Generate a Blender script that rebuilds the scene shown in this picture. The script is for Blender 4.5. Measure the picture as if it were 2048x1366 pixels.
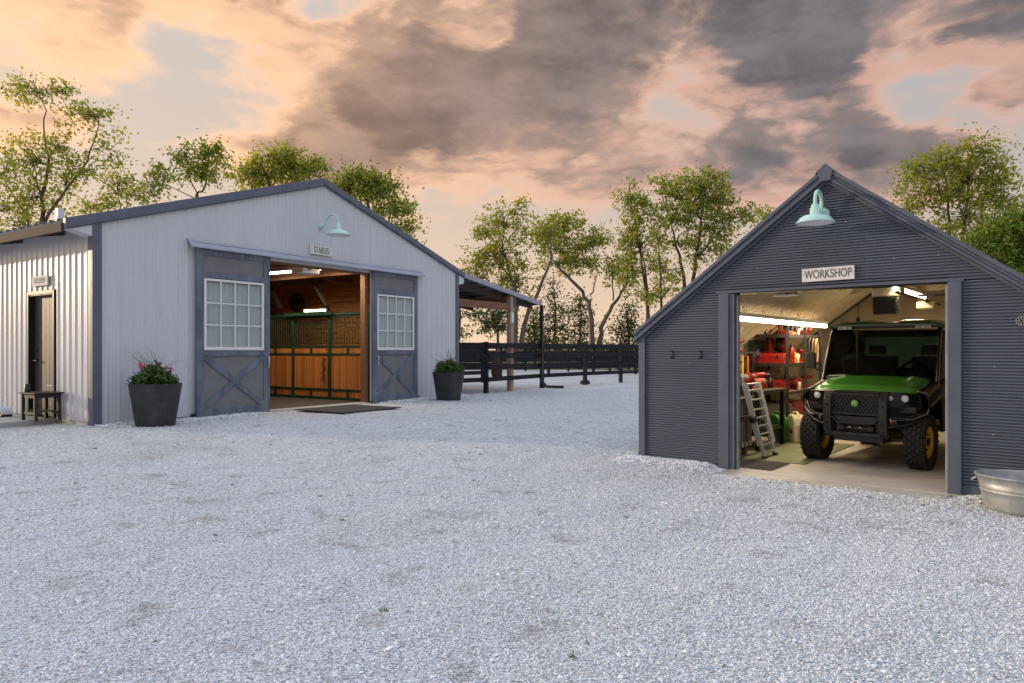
import bpy, math, random
import numpy as np
from mathutils import Vector, Matrix
R = math.radians
for o in list(bpy.data.objects): bpy.data.objects.remove(o)
sc = bpy.context.scene
COL = sc.collection
# ------------------------------------------------------------------ camera
F, CX, HY, H = 1416.0, 1024.0, 699.5, 1.42       # focal length in px of the 2048 px picture, horizon row, eye height
cam = bpy.data.cameras.new('camera'); camo = bpy.data.objects.new('camera', cam); COL.objects.link(camo)
camo.location = (0, 0, H); camo.rotation_euler = (R(90), 0, 0)
cam.sensor_width = 36.0; cam.lens = 36.0*F/2048; cam.shift_y = (HY-683)/2048
cam.clip_start = 0.1; cam.clip_end = 3000
sc.camera = camo
sc.view_settings.view_transform = 'Standard'; sc.view_settings.look = 'None'
sc.view_settings.gamma = 1; sc.view_settings.exposure = 0.58
# ------------------------------------------------------------------ sun
SUN_AZ = Vector((-0.955, 0.295, 0)).normalized(); SUN_EL = R(9)
sd = SUN_AZ*math.cos(SUN_EL) + Vector((0, 0, math.sin(SUN_EL)))
sl = bpy.data.lights.new('sun', 'SUN'); sl.energy = 1.6; sl.angle = R(0.6); sl.color = (1.0, .78, .52)
so = bpy.data.objects.new('sun', sl); COL.objects.link(so)
so.rotation_euler = sd.to_track_quat('Z', 'Y').to_euler()
# ------------------------------------------------------------------ sky
world = bpy.data.worlds.new('World'); sc.world = world; world.use_nodes = True
wt = world.node_tree; wt.nodes.clear()
def N(t, typ, **kw):
    n = t.nodes.new(typ)
    for k, v in kw.items(): setattr(n, k, v)
    return n
class G:
    """tiny node graph helper: sockets or numbers in, sockets out"""
    def __init__(s, t): s.t = t
    def lk(s, v, sock):
        if isinstance(v, (int, float)): sock.default_value = v
        elif isinstance(v, (tuple, list)): sock.default_value = tuple(v) if len(v) == len(sock.default_value) else tuple(v)+(1,)
        else: s.t.links.new(v, sock)
    def m(s, op, a, b=0.0, c=0.0, clamp=False):
        n = N(s.t, 'ShaderNodeMath', operation=op); n.use_clamp = clamp
        s.lk(a, n.inputs[0]); s.lk(b, n.inputs[1]); s.lk(c, n.inputs[2]); return n.outputs[0]
    def vm(s, op, a, b=(0, 0, 0)):
        n = N(s.t, 'ShaderNodeVectorMath', operation=op); s.lk(a, n.inputs[0])
        if op == 'SCALE': s.lk(b, n.inputs['Scale'])
        else: s.lk(b, n.inputs[1])
        return n.outputs['Value' if op in ('DOT_PRODUCT', 'LENGTH') else 'Vector']
    def mix(s, f, a, b, mode='MIX'):
        n = N(s.t, 'ShaderNodeMix', data_type='RGBA', blend_type=mode); s.lk(f, n.inputs[0]); s.lk(a, n.inputs[6]); s.lk(b, n.inputs[7]); return n.outputs[2]
    def ss(s, x, lo, hi):
        n = N(s.t, 'ShaderNodeMapRange', interpolation_type='SMOOTHSTEP'); s.lk(x, n.inputs[0])
        n.inputs[1].default_value = lo; n.inputs[2].default_value = hi; return n.outputs[0]
    def noise(s, v, scale, det=5, rough=.55, dist=0.0, w=None):
        n = N(s.t, 'ShaderNodeTexNoise'); s.lk(v, n.inputs['Vector']); n.inputs['Scale'].default_value = scale
        n.inputs['Detail'].default_value = det; n.inputs['Roughness'].default_value = rough; n.inputs['Distortion'].default_value = dist
        return n.outputs['Fac']
    def ramp(s, x, pts):
        n = N(s.t, 'ShaderNodeValToRGB'); s.lk(x, n.inputs[0]); e = n.color_ramp.elements
        while len(e) > 1: e.remove(e[-1])
        e[0].position = pts[0][0]; e[0].color = tuple(pts[0][1])+(1,)
        for p, c in pts[1:]:
            k = e.new(p); k.color = tuple(c)+(1,)
        return n.outputs[0]
g = G(wt)
D = N(wt, 'ShaderNodeTexCoord').outputs['Generated']
sep = N(wt, 'ShaderNodeSeparateXYZ'); g.lk(D, sep.inputs[0]); dx, dy, dz = sep.outputs
zc = g.m('MAXIMUM', dz, 0.0)
sky = N(wt, 'ShaderNodeTexSky', sky_type='NISHITA'); sky.sun_disc = False
sky.sun_elevation = SUN_EL; sky.sun_rotation = math.atan2(SUN_AZ.x, SUN_AZ.y)
sky.air_density = 1.0; sky.dust_density = 2.0; sky.ozone_density = 1.5
w = g.vm('DOT_PRODUCT', D, tuple(SUN_AZ))
warm = g.ss(w, -0.75, 0.85); warmc = g.ss(w, -.12, .86)
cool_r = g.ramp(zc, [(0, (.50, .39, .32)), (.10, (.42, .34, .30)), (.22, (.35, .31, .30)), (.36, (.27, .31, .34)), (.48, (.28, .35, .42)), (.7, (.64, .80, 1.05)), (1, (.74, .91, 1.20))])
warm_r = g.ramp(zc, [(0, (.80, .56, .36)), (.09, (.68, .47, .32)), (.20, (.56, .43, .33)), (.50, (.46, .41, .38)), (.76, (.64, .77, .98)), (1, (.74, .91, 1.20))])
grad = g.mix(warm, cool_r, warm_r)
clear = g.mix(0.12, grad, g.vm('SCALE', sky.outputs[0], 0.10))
# clouds: soft banks whose thin edges catch the low sun and whose cores stay mauve grey
stv = g.vm('MULTIPLY', D, (1, 1, 2.5))
wn = N(wt, 'ShaderNodeTexNoise'); g.lk(stv, wn.inputs['Vector']); wn.inputs['Scale'].default_value = 3.0; wn.inputs['Detail'].default_value = 5; wn.inputs['Roughness'].default_value = .55
wv = g.vm('SUBTRACT', wn.outputs['Color'], (.5, .5, .5))
DW = g.vm('NORMALIZE', g.vm('ADD', D, g.vm('SCALE', wv, .22)))
CV = g.vm('ADD', stv, g.vm('SCALE', wv, .13))
n1 = g.noise(CV, 3.7, 9, .58)
n1b = g.noise(g.vm('ADD', CV, tuple(SUN_AZ*.035+Vector((0, 0, -.06)))), 3.7, 9, .58)
n3 = g.noise(CV, 15.0, 7, .62)
def bump(px, py, rad):                       # where the sky of that evening had its banks and its gaps
    d = Vector(((px-CX)/F, 1, (HY-py)/F)).normalized()
    return g.ss(g.vm('DOT_PRODUCT', DW, tuple(d)), math.cos(rad*1.25), 1.0)
bias = .0
for px, py, rad, a in [(1300, 130, .38, .20), (1400, 220, .24, .17), (950, 250, .20, .17), (1680, 180, .20, .20), (760, 200, .24, .09), (480, 150, .20, .08), (60, 40, .13, .2), (2040, 270, .12, .2), (2040, 90, .08, .2),
                       (1890, 110, .085, -.24), (1400, 95, .06, -.20), (950, 50, .05, -.18), (200, 250, .16, -.17), (1850, 430, .24, -.2), (1600, 300, .06, -.15), (1200, 470, .28, -.2)]:
    bias = g.m('ADD', bias, g.m('MULTIPLY', bump(px, py, rad), a))
hor = g.ss(zc, 0.15, 0.24)
dens = g.m('ADD', g.m('ADD', g.m('MULTIPLY_ADD', g.m('SUBTRACT', n1, .5), 1.35, .5), bias), g.m('MULTIPLY', g.m('SUBTRACT', n3, .5), .16))
dens = g.m('SUBTRACT', dens, g.m('MULTIPLY', g.m('SUBTRACT', 1.0, hor), .30))
cov = g.ss(dens, .42, .66)
core = g.ss(dens, .50, .92)
lit = g.ss(g.m('SUBTRACT', n1, n1b), -.05, .09)
edge_c = g.mix(warmc, (.52, .315, .245), (.86, .53, .305))
core_c = g.mix(warmc, (.120, .110, .118), (.34, .21, .145)); core_c = g.vm('SCALE', core_c, g.m('MULTIPLY_ADD', g.ss(g.noise(CV, 9.0, 7, .6), .30, .70), .55, .72))
mid_c = g.mix(warmc, (.20, .158, .15), (.50, .31, .20))
cc = g.mix(g.ss(core, .0, .45), edge_c, mid_c); cc = g.mix(g.ss(core, .35, 1.0), cc, core_c)
cc = g.mix(g.m('MULTIPLY', g.m('MULTIPLY', lit, g.m('SUBTRACT', 1.0, g.ss(core, .6, 1.0))), .75), cc, edge_c)
cc = g.mix(g.ss(zc, .45, .68), cc, (.60, .66, .76))
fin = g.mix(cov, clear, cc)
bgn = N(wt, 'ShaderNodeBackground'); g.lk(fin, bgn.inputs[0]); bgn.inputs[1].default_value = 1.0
wo = N(wt, 'ShaderNodeOutputWorld'); wt.links.new(bgn.outputs[0], wo.inputs[0])

# ------------------------------------------------------------------ materials
MATS = {}
def mat(name, c1, c2=None, scale=4.0, rough=.6, metal=0.0, bump=0.0, bscale=60.0, stretch=(1, 1, 1), coat=0.0, rvar=0.0, objvar=0.0, emit=None, estr=0.0, spec=.5, streak=None):
    m = bpy.data.materials.new(name); m.use_nodes = True; t = m.node_tree; g = G(t)
    b = t.nodes['Principled BSDF']; tc = N(t, 'ShaderNodeTexCoord').outputs['Object']
    v = g.vm('MULTIPLY', tc, stretch)
    b.inputs['Metallic'].default_value = metal; b.inputs['Roughness'].default_value = rough
    b.inputs['Specular IOR Level'].default_value = spec; b.inputs['Coat Weight'].default_value = coat
    col = tuple(c1)+(1,)
    if c2 is not None:
        f = g.ss(g.noise(v, scale, 6, .6, .3), .32, .68); col = g.mix(f, c1, c2)
    if streak is not None:                         # weathering: (colour, scale, stretch, amount)
        sc_, ss_, st_, am_ = streak
        f2 = g.m('MULTIPLY', g.ss(g.noise(g.vm('MULTIPLY', tc, st_), ss_, 5, .65), .52, .75), am_)
        col = g.mix(f2, col, sc_)
    if objvar:
        oi = N(t, 'ShaderNodeObjectInfo').outputs['Random']
        k = g.m('ADD', 1.0-objvar, g.m('MULTIPLY', oi, 2*objvar)); col = g.vm('SCALE', col if not isinstance(col, tuple) else col[:3], k)
    g.lk(col, b.inputs['Base Color'])
    if rvar: g.lk(g.m('ADD', rough-rvar, g.m('MULTIPLY', g.noise(v, scale*2.3, 4), 2*rvar)), b.inputs['Roughness'])
    if bump:
        bn = N(t, 'ShaderNodeBump'); bn.inputs['Strength'].default_value = bump; bn.inputs['Distance'].default_value = .01
        g.lk(g.noise(v, bscale, 4, .6), bn.inputs['Height']); t.links.new(bn.outputs[0], b.inputs['Normal'])
    if emit: b.inputs['Emission Color'].default_value = tuple(emit)+(1,); b.inputs['Emission Strength'].default_value = estr
    MATS[name] = m; return m
def M(n): return MATS[n]
mat('siding', (.58, .61, .655), (.62, .65, .695), 1.2, .42, .0, .12, 9, (1, 1, .25), rvar=.06, streak=((.42, .43, .46), 2.2, (3, 3, .35), .35))
mat('siding_side', (.60, .62, .66), (.66, .67, .70), 1.4, .35, .15, .1, 9, (1, 1, .3), rvar=.06, streak=((.45, .46, .48), 2.0, (3, 3, .3), .4))
mat('trim', (.105, .122, .165), (.13, .15, .20), 3, .45, .1, .08, 20, rvar=.08)
mat('track_cover', (.33, .345, .43), (.38, .395, .47), 2, .42, .1, .05, 20)
mat('door_frame', (.085, .11, .15), (.17, .205, .265), 5, .6, 0, .35, 60, (1, 1, .35), rvar=.1)
mat('door_panel', (.175, .18, .195), (.20, .205, .215), 5, .75, 0, .25, 140)
mat('white_paint', (.80, .81, .83), (.74, .75, .78), 6, .45)
mat('curtain', (.60, .66, .68), (.70, .75, .76), 3, .85, stretch=(9, 9, .15))
mat('dark_wood', (.05, .035, .025), (.09, .06, .04), 6, .8, 0, .4, 40, (1, 6, 6))
mat('beam_wood', (.16, .075, .04), (.24, .12, .06), 5, .75, 0, .3, 40, (.4, 6, 6))
mat('post_wood', (.33, .25, .18), (.42, .33, .25), 5, .8, 0, .3, 50, (6, 6, .5))
mat('orange_plank', (.46, .18, .05), (.60, .27, .085), 3, .55, 0, .25, 40, (5, .5, 6), objvar=.22, streak=((.16, .05, .012), 2.4, (6, 1.2, 6), .55))
mat('orange_board', (.36, .13, .035), (.48, .20, .065), 3, .5, 0, .25, 40, (6, 6, .5), objvar=.25, streak=((.14, .045, .012), 2.6, (5, 5, .9), .6))
mat('green_steel', (.012, .05, .035), (.018, .065, .045), 4, .4, .3)
mat('rubber_floor', (.018, .017, .018), (.032, .03, .03), 5, .75, 0, .3, 90)
mat('concrete', (.38, .37, .355), (.46, .45, .43), 3.5, .85, 0, .25, 70, streak=((.26, .25, .24), 1.2, (1, 1, 1), .5))
mat('mint', (.50, .76, .68), (.46, .72, .65), 6, .35, coat=.3)
mat('shade_inner', (.72, .70, .70), None, rough=.5)
mat('sign_white', (.78, .77, .76), (.68, .67, .66), 12, .7, 0, .2, 60, streak=((.45, .44, .43), 9, (1, 1, 1), .5))
mat('sign_ink', (.06, .06, .065), (.20, .20, .21), 60, .8)
mat('sign_ink_pale', (.42, .40, .36), (.55, .53, .49), 45, .8)
mat('pot', (.022, .026, .034), (.045, .048, .058), 3, .62, 0, .25, 50, streak=((.13, .125, .12), 3.2, (1, 1, .6), .4))
mat('soil', (.05, .035, .025), (.08, .06, .04), 20, .95, 0, .6, 60)
mat('work_steel', (.078, .100, .146), (.092, .116, .166), 1.5, .48, .0, .06, 30, rvar=.08, streak=((.062, .080, .118), 2.5, (.4, .4, 3), .5))
mat('work_trim', (.072, .091, .132), (.092, .112, .156), 2.5, .55, 0, .22, 90)
mat('fence_black', (.010, .012, .017), (.020, .023, .031), 5, .7, 0, .35, 50, (1, 1, 1), objvar=.15, spec=.2)
mat('black_metal', (.018, .018, .02), (.03, .03, .033), 8, .4, .4)
mat('black_plastic', (.014, .014, .015), (.02, .02, .022), 12, .42, 0, .1, 200)
mat('bench_black', (.012, .011, .012), (.024, .020, .019), 9, .6)
mat('galv', (.30, .32, .32), (.42, .44, .44), 7, .5, .4, .15, 30, rvar=.12, streak=((.30, .31, .30), 4, (1, 1, 2), .6))
mat('aluminium', (.62, .65, .68), (.70, .73, .76), 9, .35, .6)
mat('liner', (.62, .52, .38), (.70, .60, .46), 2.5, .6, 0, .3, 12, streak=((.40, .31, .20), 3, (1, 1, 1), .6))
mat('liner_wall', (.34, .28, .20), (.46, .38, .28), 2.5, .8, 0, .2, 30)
mat('shop_floor', (.46, .42, .37), (.56, .51, .45), 1.8, .6, 0, .12, 60, rvar=.15, streak=((.17, .15, .13), 1.5, (1, 1, 1), .6))
mat('mat_black', (.022, .022, .024), (.038, .038, .04), 20, .85, 0, .5, 160)
mat('mat_green', (.10, .125, .055), (.16, .18, .085), 3, .55, rvar=.15)
mat('utv_green', (.06, .29, .03), (.07, .32, .035), 3, .28, 0, coat=.5)
mat('utv_roof', (.018, .085, .014), (.025, .10, .018), 3, .3, 0, coat=.5)
mat('utv_black', (.006, .006, .007), (.010, .010, .011), 8, .25, 0)
mat('utv_bar', (.022, .024, .028), (.032, .034, .038), 10, .5, .1, .15, 150)
mat('tyre', (.020, .020, .021), (.036, .035, .034), 12, .85, 0, .3, 90)
mat('yellow', (.72, .50, .02), (.62, .42, .02), 8, .4)
mat('red_tool', (.36, .012, .008), (.22, .008, .006), 9, .35)
mat('orange_tool', (.62, .15, .02), (.5, .12, .02), 9, .4)
mat('trim_silver', (.36, .36, .38), None, rough=.3, metal=.5)
mat('grey_plastic', (.13, .13, .145), (.17, .17, .18), 5, .5, 0, .15, 60)
mat('yellow_tool', (.65, .45, .03), None, rough=.45)
mat('blue_tool', (.02, .05, .3), None, rough=.45)
mat('cream', (.66, .58, .42), (.58, .50, .35), 6, .5)
mat('emblem_green', (.20, .46, .20), None, rough=.4)
mat('green_can', (.03, .22, .03), (.04, .27, .04), 5, .35)
mat('card', (.42, .28, .14), (.5, .34, .18), 6, .8)
mat('shelf_steel', (.028, .026, .025), (.05, .045, .042), 8, .45, .4)
mat('chrome', (.7, .7, .72), None, rough=.15, metal=1)
mat('lamp_glass', (.75, .78, .82), None, rough=.08, coat=1)
mat('tube', (1, .95, .85), None, rough=.5, emit=(1.0, .88, .66), estr=6.0)
mat('tube_shop', (1, .95, .85), None, rough=.5, emit=(1.0, .84, .58), estr=6.0)
mat('bark', (.06, .045, .034), (.12, .092, .068), 5, .9, 0, .8, 14, (1, 1, .3))
mat('bark_pale', (.10, .08, .062), (.17, .138, .108), 5, .9, 0, .8, 14, (1, 1, .3))
mat('petal', (.62, .10, .20), (.72, .20, .28), 30, .6)
mat('petal_purple', (.38, .06, .34), None, rough=.6)
mat('hay', (.09, .055, .03), (.15, .095, .05), 14, .9, 0, .6, 50)
mat('blue_plastic', (.06, .12, .20), (.08, .15, .24), 5, .5)
mat('roof_metal', (.14, .145, .16), (.18, .185, .195), 2, .85, .0, spec=.2)
mat('dry_leaf', (.16, .08, .03), (.26, .15, .06), 8, .8)
def glass(name, tint, rough=.03, fac=.55):
    m = bpy.data.materials.new(name); m.use_nodes = True; t = m.node_tree; t.nodes.clear()
    tr = N(t, 'ShaderNodeBsdfTransparent'); tr.inputs[0].default_value = tuple(tint)+(1,)
    gl = N(t, 'ShaderNodeBsdfGlossy'); gl.inputs['Roughness'].default_value = rough; gl.inputs[0].default_value = (.9, .95, 1, 1)
    fr = N(t, 'ShaderNodeFresnel'); gg = G(t); gg.lk(gg.m('ADD', 1.45, gg.m('MULTIPLY', N(t, 'ShaderNodeNewGeometry').outputs['Backfacing'], 1/1.45-1.45)), fr.inputs[0])   # same reflectance from both sides of the sheet
    mx = N(t, 'ShaderNodeMixShader'); t.links.new(fr.outputs[0], mx.inputs[0]); t.links.new(tr.outputs[0], mx.inputs[1]); t.links.new(gl.outputs[0], mx.inputs[2])
    o = N(t, 'ShaderNodeOutputMaterial'); t.links.new(mx.outputs[0], o.inputs[0]); MATS[name] = m
glass('pane', (.86, .90, .90)); glass('windshield', (.16, .18, .18)); glass('side_glass', (.08, .09, .09)); glass('daylight_teal_glass', (.45, .72, .74))  # last one: teal daylight on the cab's rear window, put into the glass tint
def leafmat(name, c1, c2, trans=.45):
    m = bpy.data.materials.new(name); m.use_nodes = True; t = m.node_tree; t.nodes.clear(); g = G(t)
    a = N(t, 'ShaderNodeAttribute', attribute_name='tint').outputs['Fac']
    c = g.mix(a, c1, c2)
    d = N(t, 'ShaderNodeBsdfDiffuse'); g.lk(c, d.inputs[0])
    tr = N(t, 'ShaderNodeBsdfTranslucent'); g.lk(g.mix(1.0, c, (1.5, 1.35, .7), 'MULTIPLY'), tr.inputs[0])
    mx = N(t, 'ShaderNodeMixShader'); mx.inputs[0].default_value = trans
    t.links.new(d.outputs[0], mx.inputs[1]); t.links.new(tr.outputs[0], mx.inputs[2])
    gl = N(t, 'ShaderNodeBsdfGlossy'); gl.inputs['Roughness'].default_value = .45; gl.inputs[0].default_value = (.5, .5, .5, 1)
    mx2 = N(t, 'ShaderNodeMixShader'); mx2.inputs[0].default_value = .05
    t.links.new(mx.outputs[0], mx2.inputs[1]); t.links.new(gl.outputs[0], mx2.inputs[2])
    o = N(t, 'ShaderNodeOutputMaterial'); t.links.new(mx2.outputs[0], o.inputs[0]); MATS[name] = m
leafmat('leaf', (.10, .20, .03), (.44, .42, .055), .58); leafmat('leaf_dark', (.03, .06, .02), (.10, .13, .03), .4)
leafmat('leaf_pot', (.03, .085, .02), (.10, .17, .04), .3); leafmat('grass_blade', (.05, .07, .045), (.11, .14, .09), .3)

# ------------------------------------------------------------------ mesh helpers
class MB:
    def __init__(s): s.v = []; s.f = []; s.sm = []
    def add(s, vs, fs, smooth=False):
        o = len(s.v); s.v += [tuple(p) for p in vs]; s.f += [tuple(i+o for i in q) for q in fs]; s.sm += [smooth]*len(fs); return s
    def box(s, x0, x1, y0, y1, z0, z1, mtx=None):
        vs = [Vector((x, y, z)) for z in (z0, z1) for y in (y0, y1) for x in (x0, x1)]
        if mtx: vs = [mtx @ p for p in vs]
        return s.add(vs, [(0, 2, 3, 1), (4, 5, 7, 6), (0, 1, 5, 4), (2, 6, 7, 3), (0, 4, 6, 2), (1, 3, 7, 5)])
    def bar(s, a, b, w, h, up=(0, 0, 1), ext=0.0):          # rectangular bar from a to b, w across, h along up
        a, b = Vector(a), Vector(b); d = (b-a).normalized(); u = Vector(up); sx = d.cross(u).normalized(); u = sx.cross(d).normalized()
        a = a-d*ext; b = b+d*ext
        vs = [p+sx*i*w/2+u*j*h/2 for p in (a, b) for i, j in ((-1, -1), (1, -1), (1, 1), (-1, 1))]
        return s.add(vs, [(0, 1, 2, 3), (7, 6, 5, 4), (0, 4, 5, 1), (1, 5, 6, 2), (2, 6, 7, 3), (3, 7, 4, 0)])
    def prism(s, pts, axis, a, b):                          # polygon (2D) extruded along an axis
        def P(p, k):
            return {'x': (k, p[0], p[1]), 'y': (p[0], k, p[1]), 'z': (p[0], p[1], k)}[axis]
        n = len(pts); vs = [P(p, a) for p in pts]+[P(p, b) for p in pts]
        return s.add(vs, [tuple(range(n))[::-1], tuple(range(n, 2*n))]+[(i, (i+1) % n, n+(i+1) % n, n+i) for i in range(n)])
    def tube(s, pts, rad, n=8, cap=True, smooth=True):
        pts = [Vector(p) for p in pts]; m = len(pts); rad = [rad]*m if isinstance(rad, (int, float)) else rad
        t0 = (pts[1]-pts[0]).normalized(); u = t0.orthogonal().normalized(); vs = []
        for i, p in enumerate(pts):
            t = ((pts[min(i+1, m-1)]-pts[max(i-1, 0)])).normalized(); u = (u-t*u.dot(t)).normalized(); w = t.cross(u)
            vs += [p+(u*math.cos(2*math.pi*k/n)+w*math.sin(2*math.pi*k/n))*rad[i] for k in range(n)]
        fs = [(i*n+k, i*n+(k+1) % n, (i+1)*n+(k+1) % n, (i+1)*n+k) for i in range(m-1) for k in range(n)]
        s.add(vs, fs, smooth)
        if cap: s.add(vs[:n], [tuple(range(n))[::-1]]); s.add(vs[-n:], [tuple(range(n))])
        return s
    def lathe(s, prof, n=24, mtx=None, smooth=True, sx=1.0, sy=1.0):           # profile (r, z) round z
        vs = [Vector((r*math.cos(2*math.pi*k/n)*sx, r*math.sin(2*math.pi*k/n)*sy, z)) for r, z in prof for k in range(n)]
        if mtx: vs = [mtx @ p for p in vs]
        return s.add(vs, [(i*n+k, i*n+(k+1) % n, (i+1)*n+(k+1) % n, (i+1)*n+k) for i in range(len(prof)-1) for k in range(n)], smooth)
    def grid(s, fn, nu, nv, smooth=True):
        vs = [fn(i/(nu-1), j/(nv-1)) for j in range(nv) for i in range(nu)]
        return s.add(vs, [(j*nu+i, j*nu+i+1, (j+1)*nu+i+1, (j+1)*nu+i) for j in range(nv-1) for i in range(nu-1)], smooth)
    def mesh(s, name, m):
        me = bpy.data.meshes.new(name); me.from_pydata(s.v, [], s.f); me.polygons.foreach_set('use_smooth', s.sm)
        if m: me.materials.append(M(m) if isinstance(m, str) else m)
        me.update(); return me
    def build(s, name, m, parent=None, bevel=0.0, seg=2, solid=0.0):
        o = bpy.data.objects.new(name, s.mesh(name, m)); COL.objects.link(o); o.parent = parent
        if solid: k = o.modifiers.new('t', 'SOLIDIFY'); k.thickness = solid; k.offset = 0
        if bevel: k = o.modifiers.new('b', 'BEVEL'); k.width = bevel; k.segments = seg; k.limit_method = 'ANGLE'; k.angle_limit = R(40)
        return o
def link(me, name, parent=None, loc=(0, 0, 0), rot=(0, 0, 0)):
    o = bpy.data.objects.new(name, me); COL.objects.link(o); o.parent = parent; o.location = loc; o.rotation_euler = rot; return o
def tag(o, label=None, cat=None, group=None, kind=None):
    if label: o['label'] = label
    if cat: o['category'] = cat
    if group: o['group'] = group
    if kind: o['kind'] = kind
    return o
def thing(name, label, cat, loc=(0, 0, 0), rz=0.0, group=None):
    o = bpy.data.objects.new(name, None); COL.objects.link(o); o.location = loc; o.rotation_euler = (0, 0, rz); o.empty_display_size = .2
    return tag(o, label, cat, group)
def copy_thing(root, label=None):
    r = root.copy(); COL.objects.link(r)
    if label: r['label'] = label
    for ch in root.children:
        c = ch.copy(); COL.objects.link(c); c.parent = r
        for gch in ch.children: d = gch.copy(); COL.objects.link(d); d.parent = c
    return r
def text_mesh(body, m, name, parent, mtx, size, xs=1.0, off=0.0, ext=.002):
    cu = bpy.data.curves.new(name, 'FONT'); cu.body = body; cu.size = size; cu.align_x = 'CENTER'; cu.align_y = 'CENTER'; cu.offset = off; cu.extrude = ext
    to = bpy.data.objects.new('t', cu); COL.objects.link(to); bpy.context.view_layer.update()
    me = bpy.data.meshes.new_from_object(to.evaluated_get(bpy.context.evaluated_depsgraph_get())); bpy.data.objects.remove(to)
    me.transform(Matrix.Diagonal((xs, 1, 1, 1))); me.transform(mtx); me.materials.clear(); me.materials.append(M(m))
    o = bpy.data.objects.new(name, me); COL.objects.link(o); o.parent = parent; return o
# ------------------------------------------------------------------ the two building frames (x along the front, y inwards)
AX, AY, AROT = -7.68, 13.01, math.atan2(.8329, .5535)
WX, WY, WROT = 1.653, 9.107, math.atan2(-.6347, .7727)
def BW(x, y, z=0): return Vector((AX+.5535*x-.8329*y, AY+.8329*x+.5535*y, z))
def WW(x, y, z=0): return Vector((WX+.7727*x+.6347*y, WY-.6347*x+.7727*y, z))
def to_barn(X, Y): return (.5535*(X-AX)+.8329*(Y-AY), -.8329*(X-AX)+.5535*(Y-AY))
def to_shop(X, Y): return (.7727*(X-WX)-.6347*(Y-WY), .6347*(X-WX)+.7727*(Y-WY))
def pix(px, py, Y): return Vector(((px-CX)/F*Y, Y, H-(py-HY)/F*Y))
BWID, BDEP, SWID, SDEP = 10.8, 12.0, 4.56, 6.2
# ================================================================== GROUND
def smooth01(a, lo, hi): t = np.clip((a-lo)/(hi-lo), 0, 1); return t*t*(3-2*t)
def gz(X, Y):
    X = np.asarray(X, float); Y = np.asarray(Y, float)
    z = .012*np.sin(X*.9+1.3)*np.sin(Y*.7)+.008*np.sin(X*2.1+Y*1.3)+.004*np.sin(X*5.3-Y*4.1)
    bx, by = to_barn(X, Y); sx, sy = to_shop(X, Y)
    d = np.where(sy < 0, -sy, 0)
    side = smooth01(sx, -.4, 0)*(1-smooth01(sx, .95, 1.25))+.35*smooth01(sx, 3.5, 3.7)*(1-smooth01(sx, 4.5, 5.5))
    z = z+.05*side*np.exp(-(d/.26)**2)*(sy < 1)
    dl = np.where(sx < 0, -sx, 0); z = z+.07*np.exp(-(dl/.3)**2)*(sx < 0)*(sy > 0)*(sy < SDEP)
    db = np.where(by < 0, -by, 0); fr = smooth01(bx, -.5, .5)*(1-smooth01(bx, 3.2, 3.7))+smooth01(bx, 7.2, 7.6)*(1-smooth01(bx, 11, 11.6))
    z = z+.03*fr*np.exp(-(db/.35)**2)
    flat = np.exp(-(np.clip(-sy, 0, 9)/.5)**2)*smooth01(sx, .9, 1.2)*(1-smooth01(sx, 3.45, 3.7))
    z = z*(1-flat)-.004*flat
    inside_b = (bx > .03) & (bx < BWID-.03) & (by > .05) & (by < BDEP); inside_s = (sx > .03) & (sx < SWID) & (sy > .0) & (sy < SDEP)
    slab = (bx < 0.02) & (bx > -3.3) & (by > 1.36) & (by < 9)
    return np.where(inside_b | inside_s, -.10, np.where(slab, -.03, z))
def stone_colour(t, coord, scale):
    g = G(t); vo = N(t, 'ShaderNodeTexVoronoi'); g.lk(coord, vo.inputs['Vector']); vo.inputs['Scale'].default_value = scale
    return vo
gm = bpy.data.materials.new('gravel'); gm.use_nodes = True; t = gm.node_tree; g = G(t); b = t.nodes['Principled BSDF']
tc = N(t, 'ShaderNodeTexCoord').outputs['Object']
vo = stone_colour(t, tc, 58.0); v2 = stone_colour(t, tc, 17.0)
s1 = N(t, 'ShaderNodeSeparateColor'); g.lk(vo.outputs['Color'], s1.inputs[0])
c = g.ramp(s1.outputs[0], [(0, (.42, .42, .43)), (.3, (.64, .645, .66)), (.7, (.78, .785, .80)), (1, (.88, .885, .90))])
c = g.mix(g.m('MULTIPLY', g.ss(vo.outputs['Distance'], .25, .75), .55), c, (.20, .20, .20))
big = g.noise(tc, .35, 6, .6, .5); fine = g.noise(tc, 2.2, 6, .65, .3)
c = g.mix(g.m('MULTIPLY', g.ss(big, .50, .72), .35), c, (.40, .37, .34))
c = g.mix(g.m('MULTIPLY', g.ss(fine, .54, .72), .55), c, (.25, .22, .19))
g.lk(c, b.inputs['Base Color']); b.inputs['Roughness'].default_value = .9; b.inputs['Specular IOR Level'].default_value = .25
bn = N(t, 'ShaderNodeBump'); bn.inputs['Strength'].default_value = .9; bn.inputs['Distance'].default_value = .018
g.lk(g.m('SUBTRACT', g.m('MULTIPLY', v2.outputs['Distance'], -.6), vo.outputs['Distance']), bn.inputs['Height']); t.links.new(bn.outputs[0], b.inputs['Normal'])
MATS['gravel'] = gm
sm = bpy.data.materials.new('stone'); sm.use_nodes = True; t = sm.node_tree; g = G(t); b = t.nodes['Principled BSDF']
a = N(t, 'ShaderNodeAttribute', attribute_name='tint').outputs['Fac']
c = g.ramp(a, [(0, (.15, .14, .13)), (.12, (.36, .35, .34)), (.30, (.65, .655, .67)), (.7, (.79, .795, .81)), (1, (.91, .915, .93))])
tcs = N(t, 'ShaderNodeTexCoord').outputs['Object']
c = g.mix(g.m('MULTIPLY', g.ss(g.noise(tcs, .35, 6, .6, .5), .50, .72), .30), c, (.40, .37, .34))
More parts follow.
